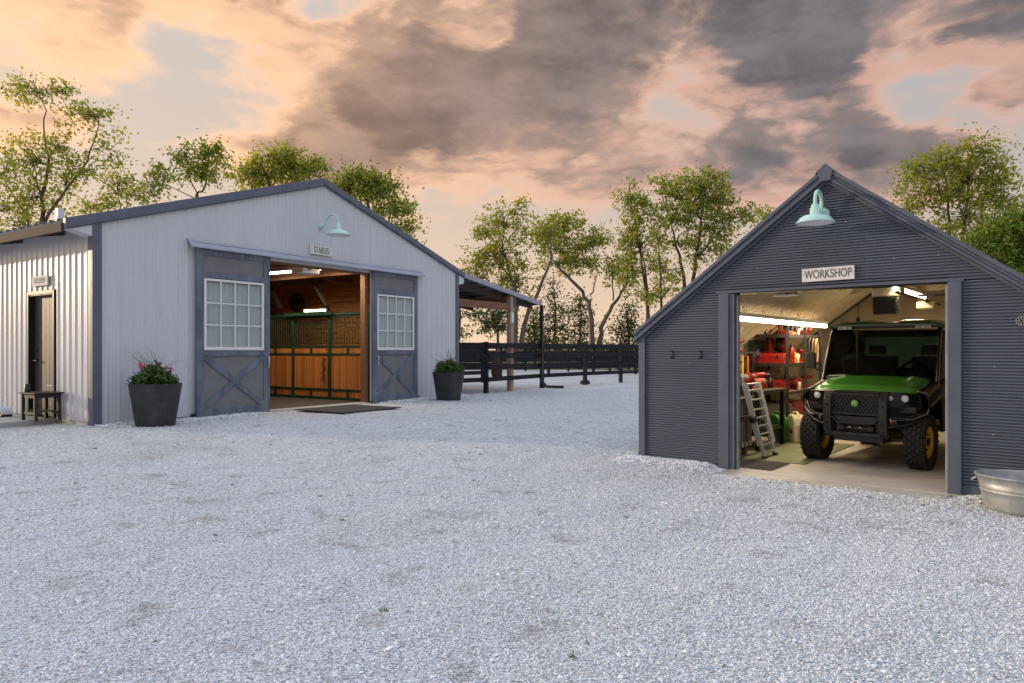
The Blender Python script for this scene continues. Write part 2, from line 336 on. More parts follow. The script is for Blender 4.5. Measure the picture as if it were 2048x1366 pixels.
c = g.mix(g.m('MULTIPLY', g.ss(g.noise(tcs, 2.2, 6, .65, .3), .54, .72), .50), c, (.25, .22, .19))
g.lk(c, b.inputs['Base Color']); b.inputs['Roughness'].default_value = .9; b.inputs['Specular IOR Level'].default_value = .2; MATS['stone'] = sm
grm = bpy.data.materials.new('grass_ground'); grm.use_nodes = True; t = grm.node_tree; g = G(t); b = t.nodes['Principled BSDF']
tc = N(t, 'ShaderNodeTexCoord').outputs['Object']
c = g.mix(g.ss(g.noise(tc, .15, 7, .6), .35, .65), (.075, .10, .03), (.13, .14, .05)); c = g.mix(g.m('MULTIPLY', g.ss(g.noise(tc, 3, 5), .5, .7), .5), c, (.05, .07, .02))
g.lk(c, b.inputs['Base Color']); b.inputs['Roughness'].default_value = .95; MATS['grass_ground'] = grm
MB().add([(-1500, -400, -.14), (1500, -400, -.14), (1500, 2600, -.14), (-1500, 2600, -.14)], [(0, 1, 2, 3)]).build('ground', 'grass_ground')
tag(bpy.data.objects['ground'], kind='structure')
xs = np.concatenate([np.linspace(-45, -13, 17), np.arange(-12.8, 9.0, .14), np.linspace(9.2, 45, 19)])
ys = np.concatenate([np.linspace(-12, 2.0, 8), np.arange(2.2, 26.5, .14), np.linspace(27, 50, 16)])
XX, YY = np.meshgrid(xs, ys); ZZ = gz(XX, YY); nx, ny = len(xs), len(ys)
me = bpy.data.meshes.new('gravel_yard'); vs = np.stack([XX, YY, ZZ], -1).reshape(-1, 3)
ii = (np.arange(ny-1)[:, None]*nx+np.arange(nx-1)[None]).reshape(-1); fs = np.stack([ii, ii+1, ii+nx+1, ii+nx], 1)
me.from_pydata(vs.tolist(), [], fs.tolist()); me.polygons.foreach_set('use_smooth', [True]*len(fs)); me.materials.append(gm)
tag(link(me, 'gravel_yard'), kind='structure')
# loose stones
rng = np.random.default_rng(5)
def quick_mesh(name, V, Fq, tint=None, m=None, smooth=False):
    me = bpy.data.meshes.new(name); nv = len(V); nf, k = Fq.shape
    me.vertices.add(nv); me.vertices.foreach_set('co', V.astype(np.float32).ravel())
    me.loops.add(nf*k); me.loops.foreach_set('vertex_index', Fq.astype(np.int32).ravel())
    me.polygons.add(nf); me.polygons.foreach_set('loop_start', (np.arange(nf)*k).astype(np.int32)); me.polygons.foreach_set('loop_total', np.full(nf, k, np.int32))
    me.polygons.foreach_set('use_smooth', np.full(nf, smooth))
    if tint is not None:
        at = me.attributes.new('tint', 'FLOAT', 'POINT'); at.data.foreach_set('value', tint.astype(np.float32))
    me.update(calc_edges=True)
    if m: me.materials.append(M(m))
    return me
def stones(X, Y, size, lift=.25):
    n = len(X); oct_v = np.array([(1, 0, 0), (-1, 0, 0), (0, 1, 0), (0, -1, 0), (0, 0, 1), (0, 0, -1)], float)
    oct_f = np.array([(0, 2, 4), (2, 1, 4), (1, 3, 4), (3, 0, 4), (2, 0, 5), (1, 2, 5), (3, 1, 5), (0, 3, 5)])
    S = size[:, None]*np.stack([rng.uniform(.7, 1.3, n), rng.uniform(.6, 1.1, n), rng.uniform(.4, .8, n)], 1)
    V = oct_v[None]*rng.uniform(.75, 1.2, (n, 6, 1))+rng.normal(0, .16, (n, 6, 3)); V = V*S[:, None]
    a = rng.uniform(0, 6.28, n); tl = rng.normal(0, .5, n); ca, sa, ct, st = np.cos(a), np.sin(a), np.cos(tl), np.sin(tl)
    x, y, z = V[..., 0], V[..., 1], V[..., 2]
    y, z = y*ct[:, None]-z*st[:, None], y*st[:, None]+z*ct[:, None]; x, y = x*ca[:, None]-y*sa[:, None], x*sa[:, None]+y*ca[:, None]
    V = np.stack([x+X[:, None], y+Y[:, None], z+(gz(X, Y)+size*lift)[:, None]], -1).reshape(-1, 3)
    Fq = (oct_f[None]+(np.arange(n)*6)[:, None, None]).reshape(-1, 3)
    tint = np.repeat(np.clip(rng.beta(2.6, 2.0, n), 0, 1), 6); return V, Fq, tint
def sample_view(n, y0, y1):
    Y = np.sqrt(rng.uniform(y0**2, y1**2, n)); X = Y*rng.uniform(-.78, .78, n); return X, Y
parts = []
for n, y0, y1, s0, s1 in ((84000, 2.5, 5.2, .0042, .0088), (74000, 5.2, 9, .0055, .0112), (38000, 9, 15, .008, .015), (9000, 15, 26, .012, .022)):
    X, Y = sample_view(n, y0, y1); parts.append((X, Y, rng.uniform(s0, s1, n)*np.where(rng.random(n) < .012, 2.1, 1)))
def along(fr, x0, x1, n, d0, d1, s0, s1):
    x = rng.uniform(x0, x1, n); y = -np.abs(rng.normal(d0, d1, n)); P = [fr(a, b_) for a, b_ in zip(x, y)]
    parts.append((np.array([p.x for p in P]), np.array([p.y for p in P]), rng.uniform(s0, s1, n)))
along(WW, -.2, 1.15, 2200, .03, .16, .010, .026); along(WW, 3.5, 4.7, 900, .03, .16, .010, .024)
along(BW, 0, 3.7, 1500, .05, .3, .014, .032); along(BW, 7.1, 10.9, 1200, .05, .3, .014, .032); along(WW, 1.2, 3.5, 800, .35, .15, .008, .018)
X = np.concatenate([p[0] for p in parts]); Y = np.concatenate([p[1] for p in parts]); S = np.concatenate([p[2] for p in parts])
bx, by = to_barn(X, Y); sx, sy = to_shop(X, Y)
ok = ~(((bx > 0) & (bx < BWID) & (by > -.02)) | ((sx > 0) & (sx < SWID) & (sy > -.01)) | ((sx > 1.2) & (sx < 3.45) & (sy > -.2)) | ((bx < 0.05) & (bx > -3.3) & (by > 1.25)))
V, Fq, tint = stones(X[ok], Y[ok], S[ok])
tag(link(quick_mesh('gravel_stones', V, Fq, tint, 'stone'), 'gravel_stones'), 'loose pale limestone gravel covering the whole yard', 'gravel', kind='stuff')
# a few dry leaves and scraps on the gravel
LV, LF = [], []
for k in range(90):
    Xc, Yc = sample_view(1, 3.5, 17); Xc, Yc = float(Xc[0]), float(Yc[0]); q = to_barn(Xc, Yc); q2 = to_shop(Xc, Yc)
    if q[1] > -.3 or q2[1] > -.4: continue
    s = random.Random(k).uniform(.012, .032); a = random.Random(k+99).uniform(0, 6.28); z = float(gz(Xc, Yc))+.022; o = len(LV)
    for u, w_, h in ((-1, 0, .4), (-.2, .45, 0), (1, .1, .5), (.1, -.5, .1)):
        LV.append((Xc+s*(u*math.cos(a)-w_*math.sin(a)), Yc+s*(u*math.sin(a)+w_*math.cos(a)), z+h*s*.5))
    LF.append((o, o+3, o+2, o+1))
mb = MB(); mb.add(LV, LF); tag(mb.build('fallen_leaves', 'dry_leaf'), 'small brown dry leaves scattered over the gravel', 'leaves', kind='stuff')

# ================================================================== STABLES
barn = thing('stable_building', 'pale grey metal stables with low gabled roof and two sliding doors', 'building', (AX, AY, 0), AROT)
def rooftop(x): return 3.93+.32*min(x, BWID-x)
RIB = .2286
def rib_cols(x0, x1, h=.02):
    cols = []; k = math.floor(x0/RIB)-1
    pts = []
    while k*RIB < x1+RIB:
        c0 = k*RIB
        pts += [(c0-.034, 0), (c0-.014, -h), (c0+.014, -h), (c0+.034, 0), (c0+.075, 0), (c0+.083, -.004), (c0+.10, -.004), (c0+.108, 0), (c0+.135, 0), (c0+.143, -.004), (c0+.16, -.004), (c0+.168, 0)]; k += 1
    def at(x):
        for (a, ya), (b_, yb) in zip(pts, pts[1:]):
            if a <= x <= b_: return ya+(yb-ya)*(x-a)/(b_-a+1e-9)
        return 0
    return [(x0, at(x0))]+[p for p in pts if x0 < p[0] < x1]+[(x1, at(x1))]
def rib_panel(name, x0, x1, zb, zt, m, parent, frame, h=.02):
    cols = rib_cols(x0, x1, h); vs = []
    for x, y in cols: vs += [frame(x, y, zb(x)), frame(x, y, zt(x))]
    mb = MB(); mb.add(vs, [(2*i, 2*i+2, 2*i+3, 2*i+1) for i in range(len(cols)-1)]); return mb.build(name, m, parent)
front = lambda x, y, z: (x, y, z); left = lambda x, y, z: (y, x, z)
edges = [.12]
while edges[-1] < BWID-.1: edges.append(min(edges[-1]+RIB*4, BWID-.08))
edges = sorted(set([round(e, 4) for e in edges]+[BWID/2, 3.77, 7.03])); ee = [edges[0]]
for e in edges[1:]:
    if e-ee[-1] > .12: ee.append(e)
ee[-1] = BWID-.08
for a, b_ in zip(ee, ee[1:]):
    mid = (a+b_)/2; op = 3.76 < mid < 7.04
    o = rib_panel('siding_panel', a, b_, (lambda x: 3.46) if op else (lambda x: .05), lambda x: rooftop(x)-.1, 'siding', barn, front, .015)
le = [.14]
while le[-1] < BDEP: le.append(le[-1]+RIB*4)
cuts = sorted(set([round(v, 3) for v in le]+[1.47, 2.60])); lee = [cuts[0]]
for e in cuts[1:]:
    if e-lee[-1] > .10: lee.append(e)
for a, b_ in zip(lee, lee[1:]):
    mid = (a+b_)/2; op = 1.45 < mid < 2.62
    rib_panel('siding_panel', a, b_, (lambda x: 2.56) if op else (lambda x: .09), lambda x: 3.80, 'siding_side', barn, left, .024)
# screws in rows
me = MB().lathe([(.0001, -.006), (.007, -.006), (.007, .0), (.009, .001)], 6, Matrix.Rotation(R(90), 4, 'X')).mesh('screw', 'trim')
for zrow in (.25, 1.0, 1.95, 2.9):
    for k in range(1, 47):
        x = k*RIB+.05
        if 1.9 < x < 8.9: continue
        link(me, 'screw', barn, (x, -.003, zrow))
me2 = me.copy(); me2.transform(Matrix.Rotation(R(90), 4, 'Z').inverted())
for zrow in (1.15, 2.5, 3.1):
    for k in range(1, 26):
        y = k*RIB+.05
        if 1.35 < y < 2.75 and zrow < 2.6: continue
        link(me2, 'screw', barn, (-.003, y, zrow))
MB().box(-.05, .12, -.045, .0, .04, 3.86).box(-.05, -.001, .0, .13, .04, 3.86).build('corner_trim', 'trim', barn, .006)
MB().box(BWID-.09, BWID+.04, -.045, .0, .04, 3.86).box(BWID+.001, BWID+.04, .0, .12, .04, 3.86).build('corner_trim', 'trim', barn, .006)
MB().box(-.035, 3.72, -.03, .03, -.06, .05).build('base_trim', 'trim', barn); MB().box(7.08, BWID, -.03, .03, -.06, .05).build('base_trim', 'trim', barn)
MB().box(-.03, .03, .031, 1.40, -.06, .09).build('base_trim', 'concrete', barn)
MB().box(BWID-.06, BWID-.005, .02, BDEP, -.1, 3.86).build('wall', 'siding', barn); MB().box(.02, BWID-.07, BDEP, BDEP+.06, -.1, 3.86).build('wall', 'siding', barn)
mb = MB(); mb.prism([(.02, 3.87), (BWID-.07, 3.87), (BWID/2, 5.5)], 'y', BDEP, BDEP+.06); mb.build('gable', 'siding', barn)
# roof slopes and rake trim
def slab(name, x0, z0, x1, z1, y0, y1, th, m, parent=barn):
    return MB().prism([(x0, z0-th), (x1, z1-th), (x1, z1), (x0, z0)], 'y', y0, y1).build(name, m, parent)
OV = .52; xl = -OV; zl = rooftop(0)-.32*OV
slab('roof_slope', xl, zl-.02, BWID/2-.002, rooftop(BWID/2)-.02, .012, BDEP+.2, .06, 'roof_metal'); 
slab('roof_slope', BWID/2+.002, rooftop(BWID/2)-.02, BWID+.3, rooftop(0)-.32*.3-.02, .012, BDEP+.2, .06, 'roof_metal')
# standing ribs that show along the left eave
for k in range(40): MB().box(xl-.03, xl+.3, .15+k*.3, .19+k*.3, zl-.035, zl+.006).build('roof_rib', 'roof_metal', barn)
def rake(x0, z0, x1, z1, h=.185):
    mb = MB(); mb.prism([(x0, z0-h), (x1, z1-h), (x1, z1), (x0, z0)], 'y', -.075, .01); mb.build('rake_trim', 'trim', barn, .006)
    MB().prism([(x0, z0-h-.025), (x1, z1-h-.025), (x1, z1-h-.004), (x0, z0-h-.004)], 'y', -.055, -.002).build('rake_lip', 'trim', barn)
rake(xl, zl, BWID/2-.001, rooftop(BWID/2)); rake(BWID/2+.001, rooftop(BWID/2), BWID+.3, rooftop(0)-.32*.3, .15)
# left eave: fascia, soffit, rafter tails, boxed return
MB().box(xl-.03, xl+.02, .02, BDEP+.1, zl-.24, zl-.085).build('fascia', 'dark_wood', barn)
MB().prism([(xl+.02, zl-.20), (.0, 3.72), (.0, 3.74), (xl+.02, zl-.18)], 'y', .3, BDEP).build('soffit', 'dark_wood', barn)
for k in range(6): MB().prism([(xl+.022, zl-.24), (-.005, 3.62), (-.005, 3.715), (xl+.022, zl-.21)], 'y', 1.1+k*1.8, 1.15+k*1.8).build('rafter', 'dark_wood', barn)
MB().prism([(-.36, 3.58), (-.052, 3.50), (-.052, 3.74), (-.48, 3.60)], 'y', -.04, .27).build('eave_return', 'siding', barn, .004)
MB().box(.4, .52, 2.3, 2.42, 3.9, 4.35).build('vent_pipe', 'white_paint', barn)
# track cover
mb = MB(); prof = [(-.002, 3.70), (-.08, 3.69), (-.20, 3.55), (-.205, 3.52), (-.195, 3.52), (-.075, 3.675), (-.002, 3.685)]
mb.prism(prof, 'x', 1.80, 9.06); mb.build('track_cover', 'track_cover', barn)
MB().box(1.85, 9.0, -.13, -.04, 3.585, 3.64).build('door_track', 'black_metal', barn)
# sliding doors
def sliding_door(x0, handle_x):
    W = 1.80; x1 = x0+W; yb, yf = -.075, -.115
    d = MB().box(x0, x0+.155, yf, yb, .02, 3.56).box(x1-.155, x1, yf, yb, .02, 3.56).box(x0+.155, x1-.155, yf, yb, 3.40, 3.56)
    d.box(x0+.155, x1-.155, yf, yb, 2.93, 3.05).box(x0+.155, x1-.155, yf, yb, 1.29, 1.40).box(x0+.155, x1-.155, yf, yb, .02, .19)
    dr = d.build('sliding_door', 'door_frame', barn, .004)
    MB().box(x0+.14, x1-.14, -.085, -.078, 3.03, 3.42).build('panel', 'door_panel', dr)
    MB().box(x0+.14, x1-.14, -.085, -.078, .17, 1.31).build('panel', 'door_panel', dr)
    xa, xb, za, zb = x0+.16, x1-.16, .195, 1.285
    L = Vector((xb-xa, 0, zb-za)).normalized()
    for s in (1, -1):                                   # cross brace: one long board, the other under it
        a, b_ = ((xa, zb), (xb, za)) if s == 1 else ((xa, za), (xb, zb)); w = .125
        dd = Vector((b_[0]-a[0], b_[1]-a[1])).normalized(); nn = Vector((-dd.y, dd.x))*w/2
        # clip the board into the frame opening with mitred ends
        yy = (-.112, -.086) if s == 1 else (-.109, -.0861); sg = 1 if s == 1 else -1
        ez = w/2/abs(dd.x); ex = w/2/abs(dd.y)
        if s == 1: poly = [(xa, zb-ez), (xa, zb), (xa+ex, zb), (xb, za+ez), (xb, za), (xb-ex, za)]
        else: poly = [(xa, za), (xa, za+ez), (xb-ex, zb), (xb, zb), (xb, zb-ez), (xa+ex, za)]
        MB().prism(poly, 'y', yy[0], yy[1]).build('brace', 'door_frame', dr, .003)
    wx0, wx1, wz0, wz1 = x0+.165, x1-.165, 1.41, 2.915; fw = .05
    MB().box(wx0, wx0+fw, -.125, -.08, wz0, wz1).box(wx1-fw, wx1, -.125, -.08, wz0, wz1).box(wx0+fw, wx1-fw, -.125, -.08, wz0, wz0+fw+.02).box(wx0+fw, wx1-fw, -.125, -.08, wz1-fw, wz1).build('window_frame', 'white_paint', dr, .004)
    nx, nz = 4, 3; cw = (wx1-wx0-2*fw)/nx; ch = (wz1-wz0-2*fw-.02)/nz
    for i in range(1, nx): MB().box(wx0+fw+i*cw-.013, wx0+fw+i*cw+.013, -.118, -.09, wz0+fw+.02, wz1-fw).build('muntin', 'white_paint', dr)
    for j in range(1, nz): MB().box(wx0+fw, wx1-fw, -.116, -.092, wz0+fw+.02+j*ch-.013, wz0+fw+.02+j*ch+.013).build('muntin', 'white_paint', dr)
    for i in range(nx):
        for j in range(nz):
            MB().box(wx0+fw+i*cw+.0135, wx0+fw+(i+1)*cw-.0135, -.104, -.101, wz0+fw+.02+j*ch+.0135, wz0+fw+.02+(j+1)*ch-.0135).build('pane', 'pane', dr)
    mb = MB(); nn_ = 60                                  # pleated curtain behind the panes
    mb.grid(lambda u, v: (wx0+.02+u*(wx1-wx0-.04), -.05+.012*math.sin(u*95+2*math.sin(u*9)), wz0+.02+v*(wz1-wz0-.09)), 140, 2); mb.build('curtain', 'curtain', dr)
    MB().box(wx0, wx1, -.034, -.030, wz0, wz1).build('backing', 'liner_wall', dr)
    MB().tube([(handle_x, -.116, 1.26), (handle_x, -.165, 1.25), (handle_x, -.165, 1.02), (handle_x, -.116, 1.01)], .013, 8).build('handle', 'aluminium', dr)
    MB().box(x0-.07 if handle_x > x0+.9 else x1, x0 if handle_x > x0+.9 else x1+.07, -.11, -.01, .0, .10).build('floor_guide', 'black_metal', dr)
sliding_door(1.97, 1.97+1.80-.06); sliding_door(7.03, 7.03+.17)
# floor, threshold, tack room door
MB().box(.05, BWID-.06, .30, BDEP-.01, -.1, .015).build('stable_floor', 'rubber_floor', barn); MB().box(3.70, 7.1, -.02, .30, -.1, .02).build('threshold', 'concrete', barn)
td = MB().box(.07, .11, 1.53, 2.54, .10, 2.50).build('tack_room_door', 'door_frame', barn)
for k in range(6): MB().box(.062, .07, 1.545+k*.166, 1.545+k*.166+.156, .11, 2.49).build('board', 'utv_bar', td)
MB().box(.045, .066, 1.62, 1.98, .28, .72).build('pet_flap', 'black_plastic', td, .01)
MB().tube([(.062, 2.42, 1.20), (.0, 2.42, 1.20), (.0, 2.30, 1.20)], .012, 8).lathe([(.03, -.004), (.03, .004), (.0001, .004)], 12, Matrix.Translation((.06, 2.42, 1.2)) @ Matrix.Rotation(R(90), 4, 'Y')).build('handle', 'black_metal', td)
MB().lathe([(.0001, .02), (.028, .02), (.03, -.01)], 12, Matrix.Translation((.055, 2.42, 1.42)) @ Matrix.Rotation(R(-90), 4, 'Y')).build('lock', 'black_metal', td)
MB().box(-.045, .12, 1.45, 1.52, .09, 2.60).box(-.045, .12, 2.55, 2.62, .09, 2.60).box(-.045, .12, 1.52, 2.55, 2.52, 2.60).build('door_casing', 'black_metal', barn, .005)
MB().box(-.03, .10, 1.52, 1.53, .09, 2.51).box(-.03, .10, 2.54, 2.55, .09, 2.51).box(-.03, .10, 1.53, 2.54, 2.505, 2.52).build('door_stop', 'black_metal', barn)
MB().box(.115, .13, 1.4, 2.7, .05, 2.65).build('tack_backing', 'dark_wood', barn)
MB().box(-3.2, -.04, 1.36, 9.0, -.08, .085).build('concrete_slab', 'concrete', None, .01); cs = bpy.data.objects['concrete_slab']; cs.location = (AX, AY, 0); cs.rotation_euler.z = AROT; tag(cs, kind='structure')
# interior of the aisle
MB().box(6.92, 7.03, .06, .24, .0, 3.50).build('jamb', 'beam_wood', barn, .006); MB().box(3.74, 3.9, .06, .24, .0, 3.50).build('jamb', 'orange_board', barn, .006)
MB().box(3.9, 6.92, .06, .2, 3.42, 3.58).build('header', 'beam_wood', barn)
n = 22
for k in range(n): MB().box(10.62, 10.66, .1, BDEP-.1, .02+k*.18, .02+k*.18+.167).build('plank', 'orange_plank', barn)
for k in range(20): MB().box(3.1, 10.6, BDEP-.16, BDEP-.12, .02+k*.19, .02+k*.19+.184).build('plank', 'orange_plank', barn)
for k in range(20): MB().box(3.36, 3.40, .1, BDEP-.2, .02+k*.19, .02+k*.19+.184).build('plank', 'orange_plank', barn)  # unseen left partition, added to keep the lamp light inside the aisle
for k in range(24): MB().box(3.3, 10.64, .25+k*.485, .25+k*.485+.478, 3.98, 4.01).build('ceiling_plank', 'orange_plank', barn)
for k in range(8): MB().box(3.4, 10.6, 1.7+k*1.35, 1.78+k*1.35, 3.72, 3.97).build('joist', 'beam_wood', barn, .004)
for a_, b_ in (((8.2, 3.65, 3.6), (8.2, 2.95, 2.76)), ((8.2, 5.7, 3.5), (8.2, 5.1, 2.75))): MB().bar(a_, b_, .08, .13, (1, 0, 0)).build('knee_brace', 'dark_wood', barn)
MB().box(7.05, 7.19, .3, BDEP-.2, 3.48, 3.72).build('beam', 'beam_wood', barn, .004)
for y in (3.25, 6.3, 9.3): 
    MB().bar((10.55, y-.9, 2.6), (10.55, y-.1, 3.7), .07, .12, (1, 0, 0)).build('knee_brace', 'beam_wood', barn)
# lean-to on the right
ZE, XE = 3.20, 15.7
slab('lean_to_roof', BWID+.3, rooftop(0)-.32*.3-.03, XE, ZE-.02, .012, BDEP, .05, 'roof_metal')
x0, z0 = BWID+.301, rooftop(0)-.096
MB().prism([(x0, z0-.15), (XE+.03, ZE-.15), (XE+.03, ZE), (x0, z0)], 'y', -.075, .01).build('rake_trim', 'track_cover', barn, .006)
MB().prism([(BWID+.045, 3.44), (BWID+.30, 3.50), (x0, z0-.16), (BWID+.045, z0-.08)], 'y', -.03, .1).build('eave_return', 'siding', barn)
for k in range(9): MB().prism([(BWID+.02, 3.46), (XE-.02, ZE-.27), (XE-.02, ZE-.075), (BWID+.02, 3.66)], 'y', .3+k*1.35, .345+k*1.35).build('rafter', 'dark_wood', barn)
for k in range(8):
    xx = BWID+.6+k*.62; zz = 3.83+(3.18-3.83)*(xx-BWID)/(XE-BWID)
    MB().box(xx, xx+.04, .1, BDEP-.1, zz-.10, zz-.06).build('purlin', 'dark_wood', barn)
MB().box(BWID+.045, 13.80, .03, .08, 2.78, 3.02).build('beam', 'beam_wood', barn, .004)
MB().box(14.0, 14.05, -.05, .25, 2.86, 3.28).build('beam_cap', 'trim', barn)
for y in (.0, 3.9, 7.8, 11.6): MB().box(13.80, 13.98, y, y+.17, -.1, 3.28).build('post', 'post_wood', barn, .006)
MB().box(13.78, 13.97, .18, BDEP-.1, 3.05, 3.28).build('beam', 'beam_wood', barn)
MB().box(XE+.0, XE+.11, -.05, BDEP, ZE-.13, ZE-.01).build('gutter', 'black_metal', barn, .01)
mb = MB(); mb.box(XE+.02, XE+.13, -.10, .0, .22, ZE-.131).bar((XE+.075, -.05, .25), (XE+.20, -.16, .06), .10, .10, (1, 0, 1)).bar((XE+.20, -.16, .06), (XE+.50, -.75, .05), .11, .09); mb.build('downspout', 'black_metal', barn, .006)
# ================================================================== THINGS AT THE STABLES
def at_barn(x, y, z=0): return BW(x, y, z)
def sign(name, label, frame_loc, rz, w, h, body, size, xs, ink, tilt=0.0):
    s = thing(name, label, 'sign', frame_loc, rz)
    MB().box(-w/2, w/2, -.012, .012, -h/2, h/2, Matrix.Rotation(tilt, 4, 'Y')).build('board', 'sign_white', s, .003)
    text_mesh(body, ink, 'lettering', s, Matrix.Rotation(tilt, 4, 'Y') @ Matrix.Translation((0, -.0135, 0)) @ Matrix.Rotation(R(90), 4, 'X'), size, xs, 0.0)
    me = MB().lathe([(.0001, .003), (.0035, .003), (.0035, 0)], 8, Matrix.Rotation(R(90), 4, 'X')).mesh('nail', 'black_metal')
    for sx in (-1, 1): link(me, 'nail', s, (sx*(w/2-.018), -.013, 0))
    return s
sign('stables_sign', 'weathered white board reading STABLES above the barn doorway', BW(5.33, -.04, 3.86), AROT, .70, .225, 'STABLES', .21, .61, 'sign_ink')
sign('tack_room_sign', 'small pale board reading TACK ROOM above the narrow side door', BW(-.05, 2.02, 2.79), AROT-R(90), .68, .20, 'TACK ROOM', .15, .52, 'sign_ink_pale')
def gooseneck(name, label, loc, rz, d, rad, top, drop, pipe):
    """wall plate at the origin, arm out along -y to distance d, shade hanging there; top: arm apex height, drop: rim height"""
    s = thing(name, label, 'lamp', loc, rz)
    rot = Matrix.Rotation(R(90), 4, 'X')
    MB().lathe([(.0001, .05), (pipe*2.2, .05), (pipe*3.4, .03), (pipe*3.4, 0)], 20, rot).lathe([(pipe*1.6, .05), (pipe*1.6, .10), (.0001, .10)], 16, rot).build('wall_plate', 'mint', s)
    nz = drop+rad*.75                      # where the neck of the shade starts
    pts = [(0, -.05, 0), (0, -.12, 0)]
    r = d*.36; yc = -(d-r)
    pts += [(0, -.12-(d-2*r-.12)*t*.9, (top-r)*t*t*(1.0)) for t in (.35, .7)] if d > .4 else [(0, -.10, .03)]
    zc_ = top-r
    for k in range(0, 11):
        a = math.pi*k/10; pts.append((0, yc+r*math.cos(a), zc_+r*math.sin(a)))
    pts.append((0, -d, nz))
    pts = [Vector(p) for p in pts]
    # smooth the path
    sm = []
    for i in range(len(pts)-1):
        p0, p1, p2, p3 = pts[max(i-1, 0)], pts[i], pts[i+1], pts[min(i+2, len(pts)-1)]
        for t in (0, .33, .66):
            sm.append(.5*((2*p1)+(-p0+p2)*t+(2*p0-5*p1+4*p2-p3)*t*t+(-p0+3*p1-3*p2+p3)*t**3))
    sm.append(pts[-1]); MB().tube(sm, pipe, 12).build('arm', 'mint', s)
    T = Matrix.Translation((0, -d, drop))
    MB().lathe([(.0001, rad*.98), (rad*.20, rad*.98), (rad*.22, rad*.80), (rad*.27, rad*.78), (rad*.27, rad*.46), (rad*.36, rad*.43), (rad*.62, rad*.37), (rad*.80, rad*.25), (rad*.86, rad*.14), (rad*1.0, rad*.0), (rad*1.0, -.004)], 40, T).build('shade', 'mint', s)
    MB().lathe([(rad*.985, -.004), (rad*.84, rad*.13), (rad*.78, rad*.23), (rad*.5, rad*.34), (.0001, rad*.36)], 40, T).build('shade_lining', 'shade_inner', s)
    MB().lathe([(.0001, rad*.08), (rad*.13, rad*.12), (rad*.16, rad*.22), (rad*.1, rad*.33)], 16, T).build('bulb', 'lamp_glass', s)
    return s
gooseneck('barn_lamp', 'mint green gooseneck lamp on the pale gable of the stables', BW(5.33, -.02, 4.46), AROT, .63, .29, .24, -.27, .022)
# planters
def leaf_cloud(n, centre, spread, size, flat=.3, seed=1, up=0.0):
    r = np.random.default_rng(seed); C = np.array(centre)+r.normal(0, 1, (n, 3))*np.array(spread)
    return leaf_quads(C, r.uniform(size*.6, size*1.3, n), r, up)
def leaf_quads(C, s, r, up=0.0, asp=.55):
    n = len(C); a = r.normal(0, 1, (n, 3)); a[:, 2] *= (1-up); a /= np.linalg.norm(a, axis=1)[:, None]+1e-9
    b_ = r.normal(0, 1, (n, 3)); b_ -= a*(a*b_).sum(1)[:, None]; b_ /= np.linalg.norm(b_, axis=1)[:, None]+1e-9
    a *= s[:, None]; b_ *= (s*asp)[:, None]
    V = np.stack([C-a, C+b_, C+a, C-b_], 1).reshape(-1, 3); Fq = np.arange(4*n).reshape(-1, 4); return V, Fq
def planter(label, loc, seed, flowers, blades, name='planter'):
    s = thing(name, label, 'planter', loc, seed*1.3)
    Rt, Rb, Hh = .46, .335, .80
    MB().lathe([(.0001, 0), (Rb-.01, 0), (Rb, .012), (Rt-.004, Hh-.008), (Rt, Hh), (Rt-.03, Hh), (Rt-.036, Hh-.012), (Rt-.06, Hh-.12)], 56).build('pot', 'pot', s)
    MB().lathe([(Rt-.058, Hh-.09), (.2, Hh-.06), (.0001, Hh-.05)], 24).build('soil', 'soil', s)
    r = np.random.default_rng(seed); V, Fs, T = [], [], []; off = 0
    for k in range(70):                                   # rounded leaf mound in clumps
        a = r.uniform(0, 6.28); q = Rt*.82*math.sqrt(r.random()); h = Hh-.03+.36*(1-(q/Rt)**2)*r.uniform(.3, 1)
        v, f = leaf_quads(np.array([q*math.cos(a), q*math.sin(a), h])+r.normal(0, .045, (34, 3)), r.uniform(.016, .038, 34), r, .2, .8); V.append(v); Fs.append(f+off); T.append(np.repeat(np.clip(r.normal(.45, .25, 34)+.2*(h-Hh-.1)/.2, 0, 1), 4)); off += len(v)
    link(quick_mesh('foliage', np.concatenate(V), np.concatenate(Fs), np.concatenate(T), 'leaf_pot'), 'foliage', s)
    mb = MB(); rr = random.Random(seed)
    for k in range(blades):                               # long thin grass blades
        a = rr.uniform(0, 6.28); ln = rr.uniform(.45, .80); lean = rr.uniform(.15, 1.0); x0, y0 = rr.uniform(-.1, .1), rr.uniform(-.1, .1)
        pts = [(x0+math.cos(a)*lean*ln*u*u, y0+math.sin(a)*lean*ln*u*u, Hh-.03+ln*(u-.25*lean*u*u)) for u in (0, .3, .6, .85, 1)]
        mb.tube(pts, [.005, .005, .004, .003, .001], 4, False)
    o = mb.build('grass_blades', 'grass_blade', s)
    for k in range(flowers):                              # flower heads on stalks
        a = rr.uniform(0, 6.28); q = Rt*.75*math.sqrt(rr.random()); h = Hh+rr.uniform(.2, .44); x, y = q*math.cos(a), q*math.sin(a)
        mb = MB(); mb.tube([(x*.7, y*.7, Hh), (x, y, h)], .004, 4, False)
        v, f = leaf_quads(np.array([x, y, h])+r.normal(0, .022, (26, 3)), r.uniform(.012, .024, 26), r, 0, .9)
        mb.add(v.tolist(), f.tolist()); mb.build('flower', 'petal_purple' if k % 5 == 4 else 'petal', s)
    return s
pA = pix(311, 699.5, 13.25); planter('large dark planter with pink flowers and long grasses between corner and left sliding door', (pA.x, pA.y, float(gz(pA.x, pA.y))-.01), 3, 9, 22)
pB = pix(897, 699.5, 20.1); planter('dark planter with low yellow green flowers near the fence gate', (pB.x, pB.y, float(gz(pB.x, pB.y))-.01), 8, 5, 26)
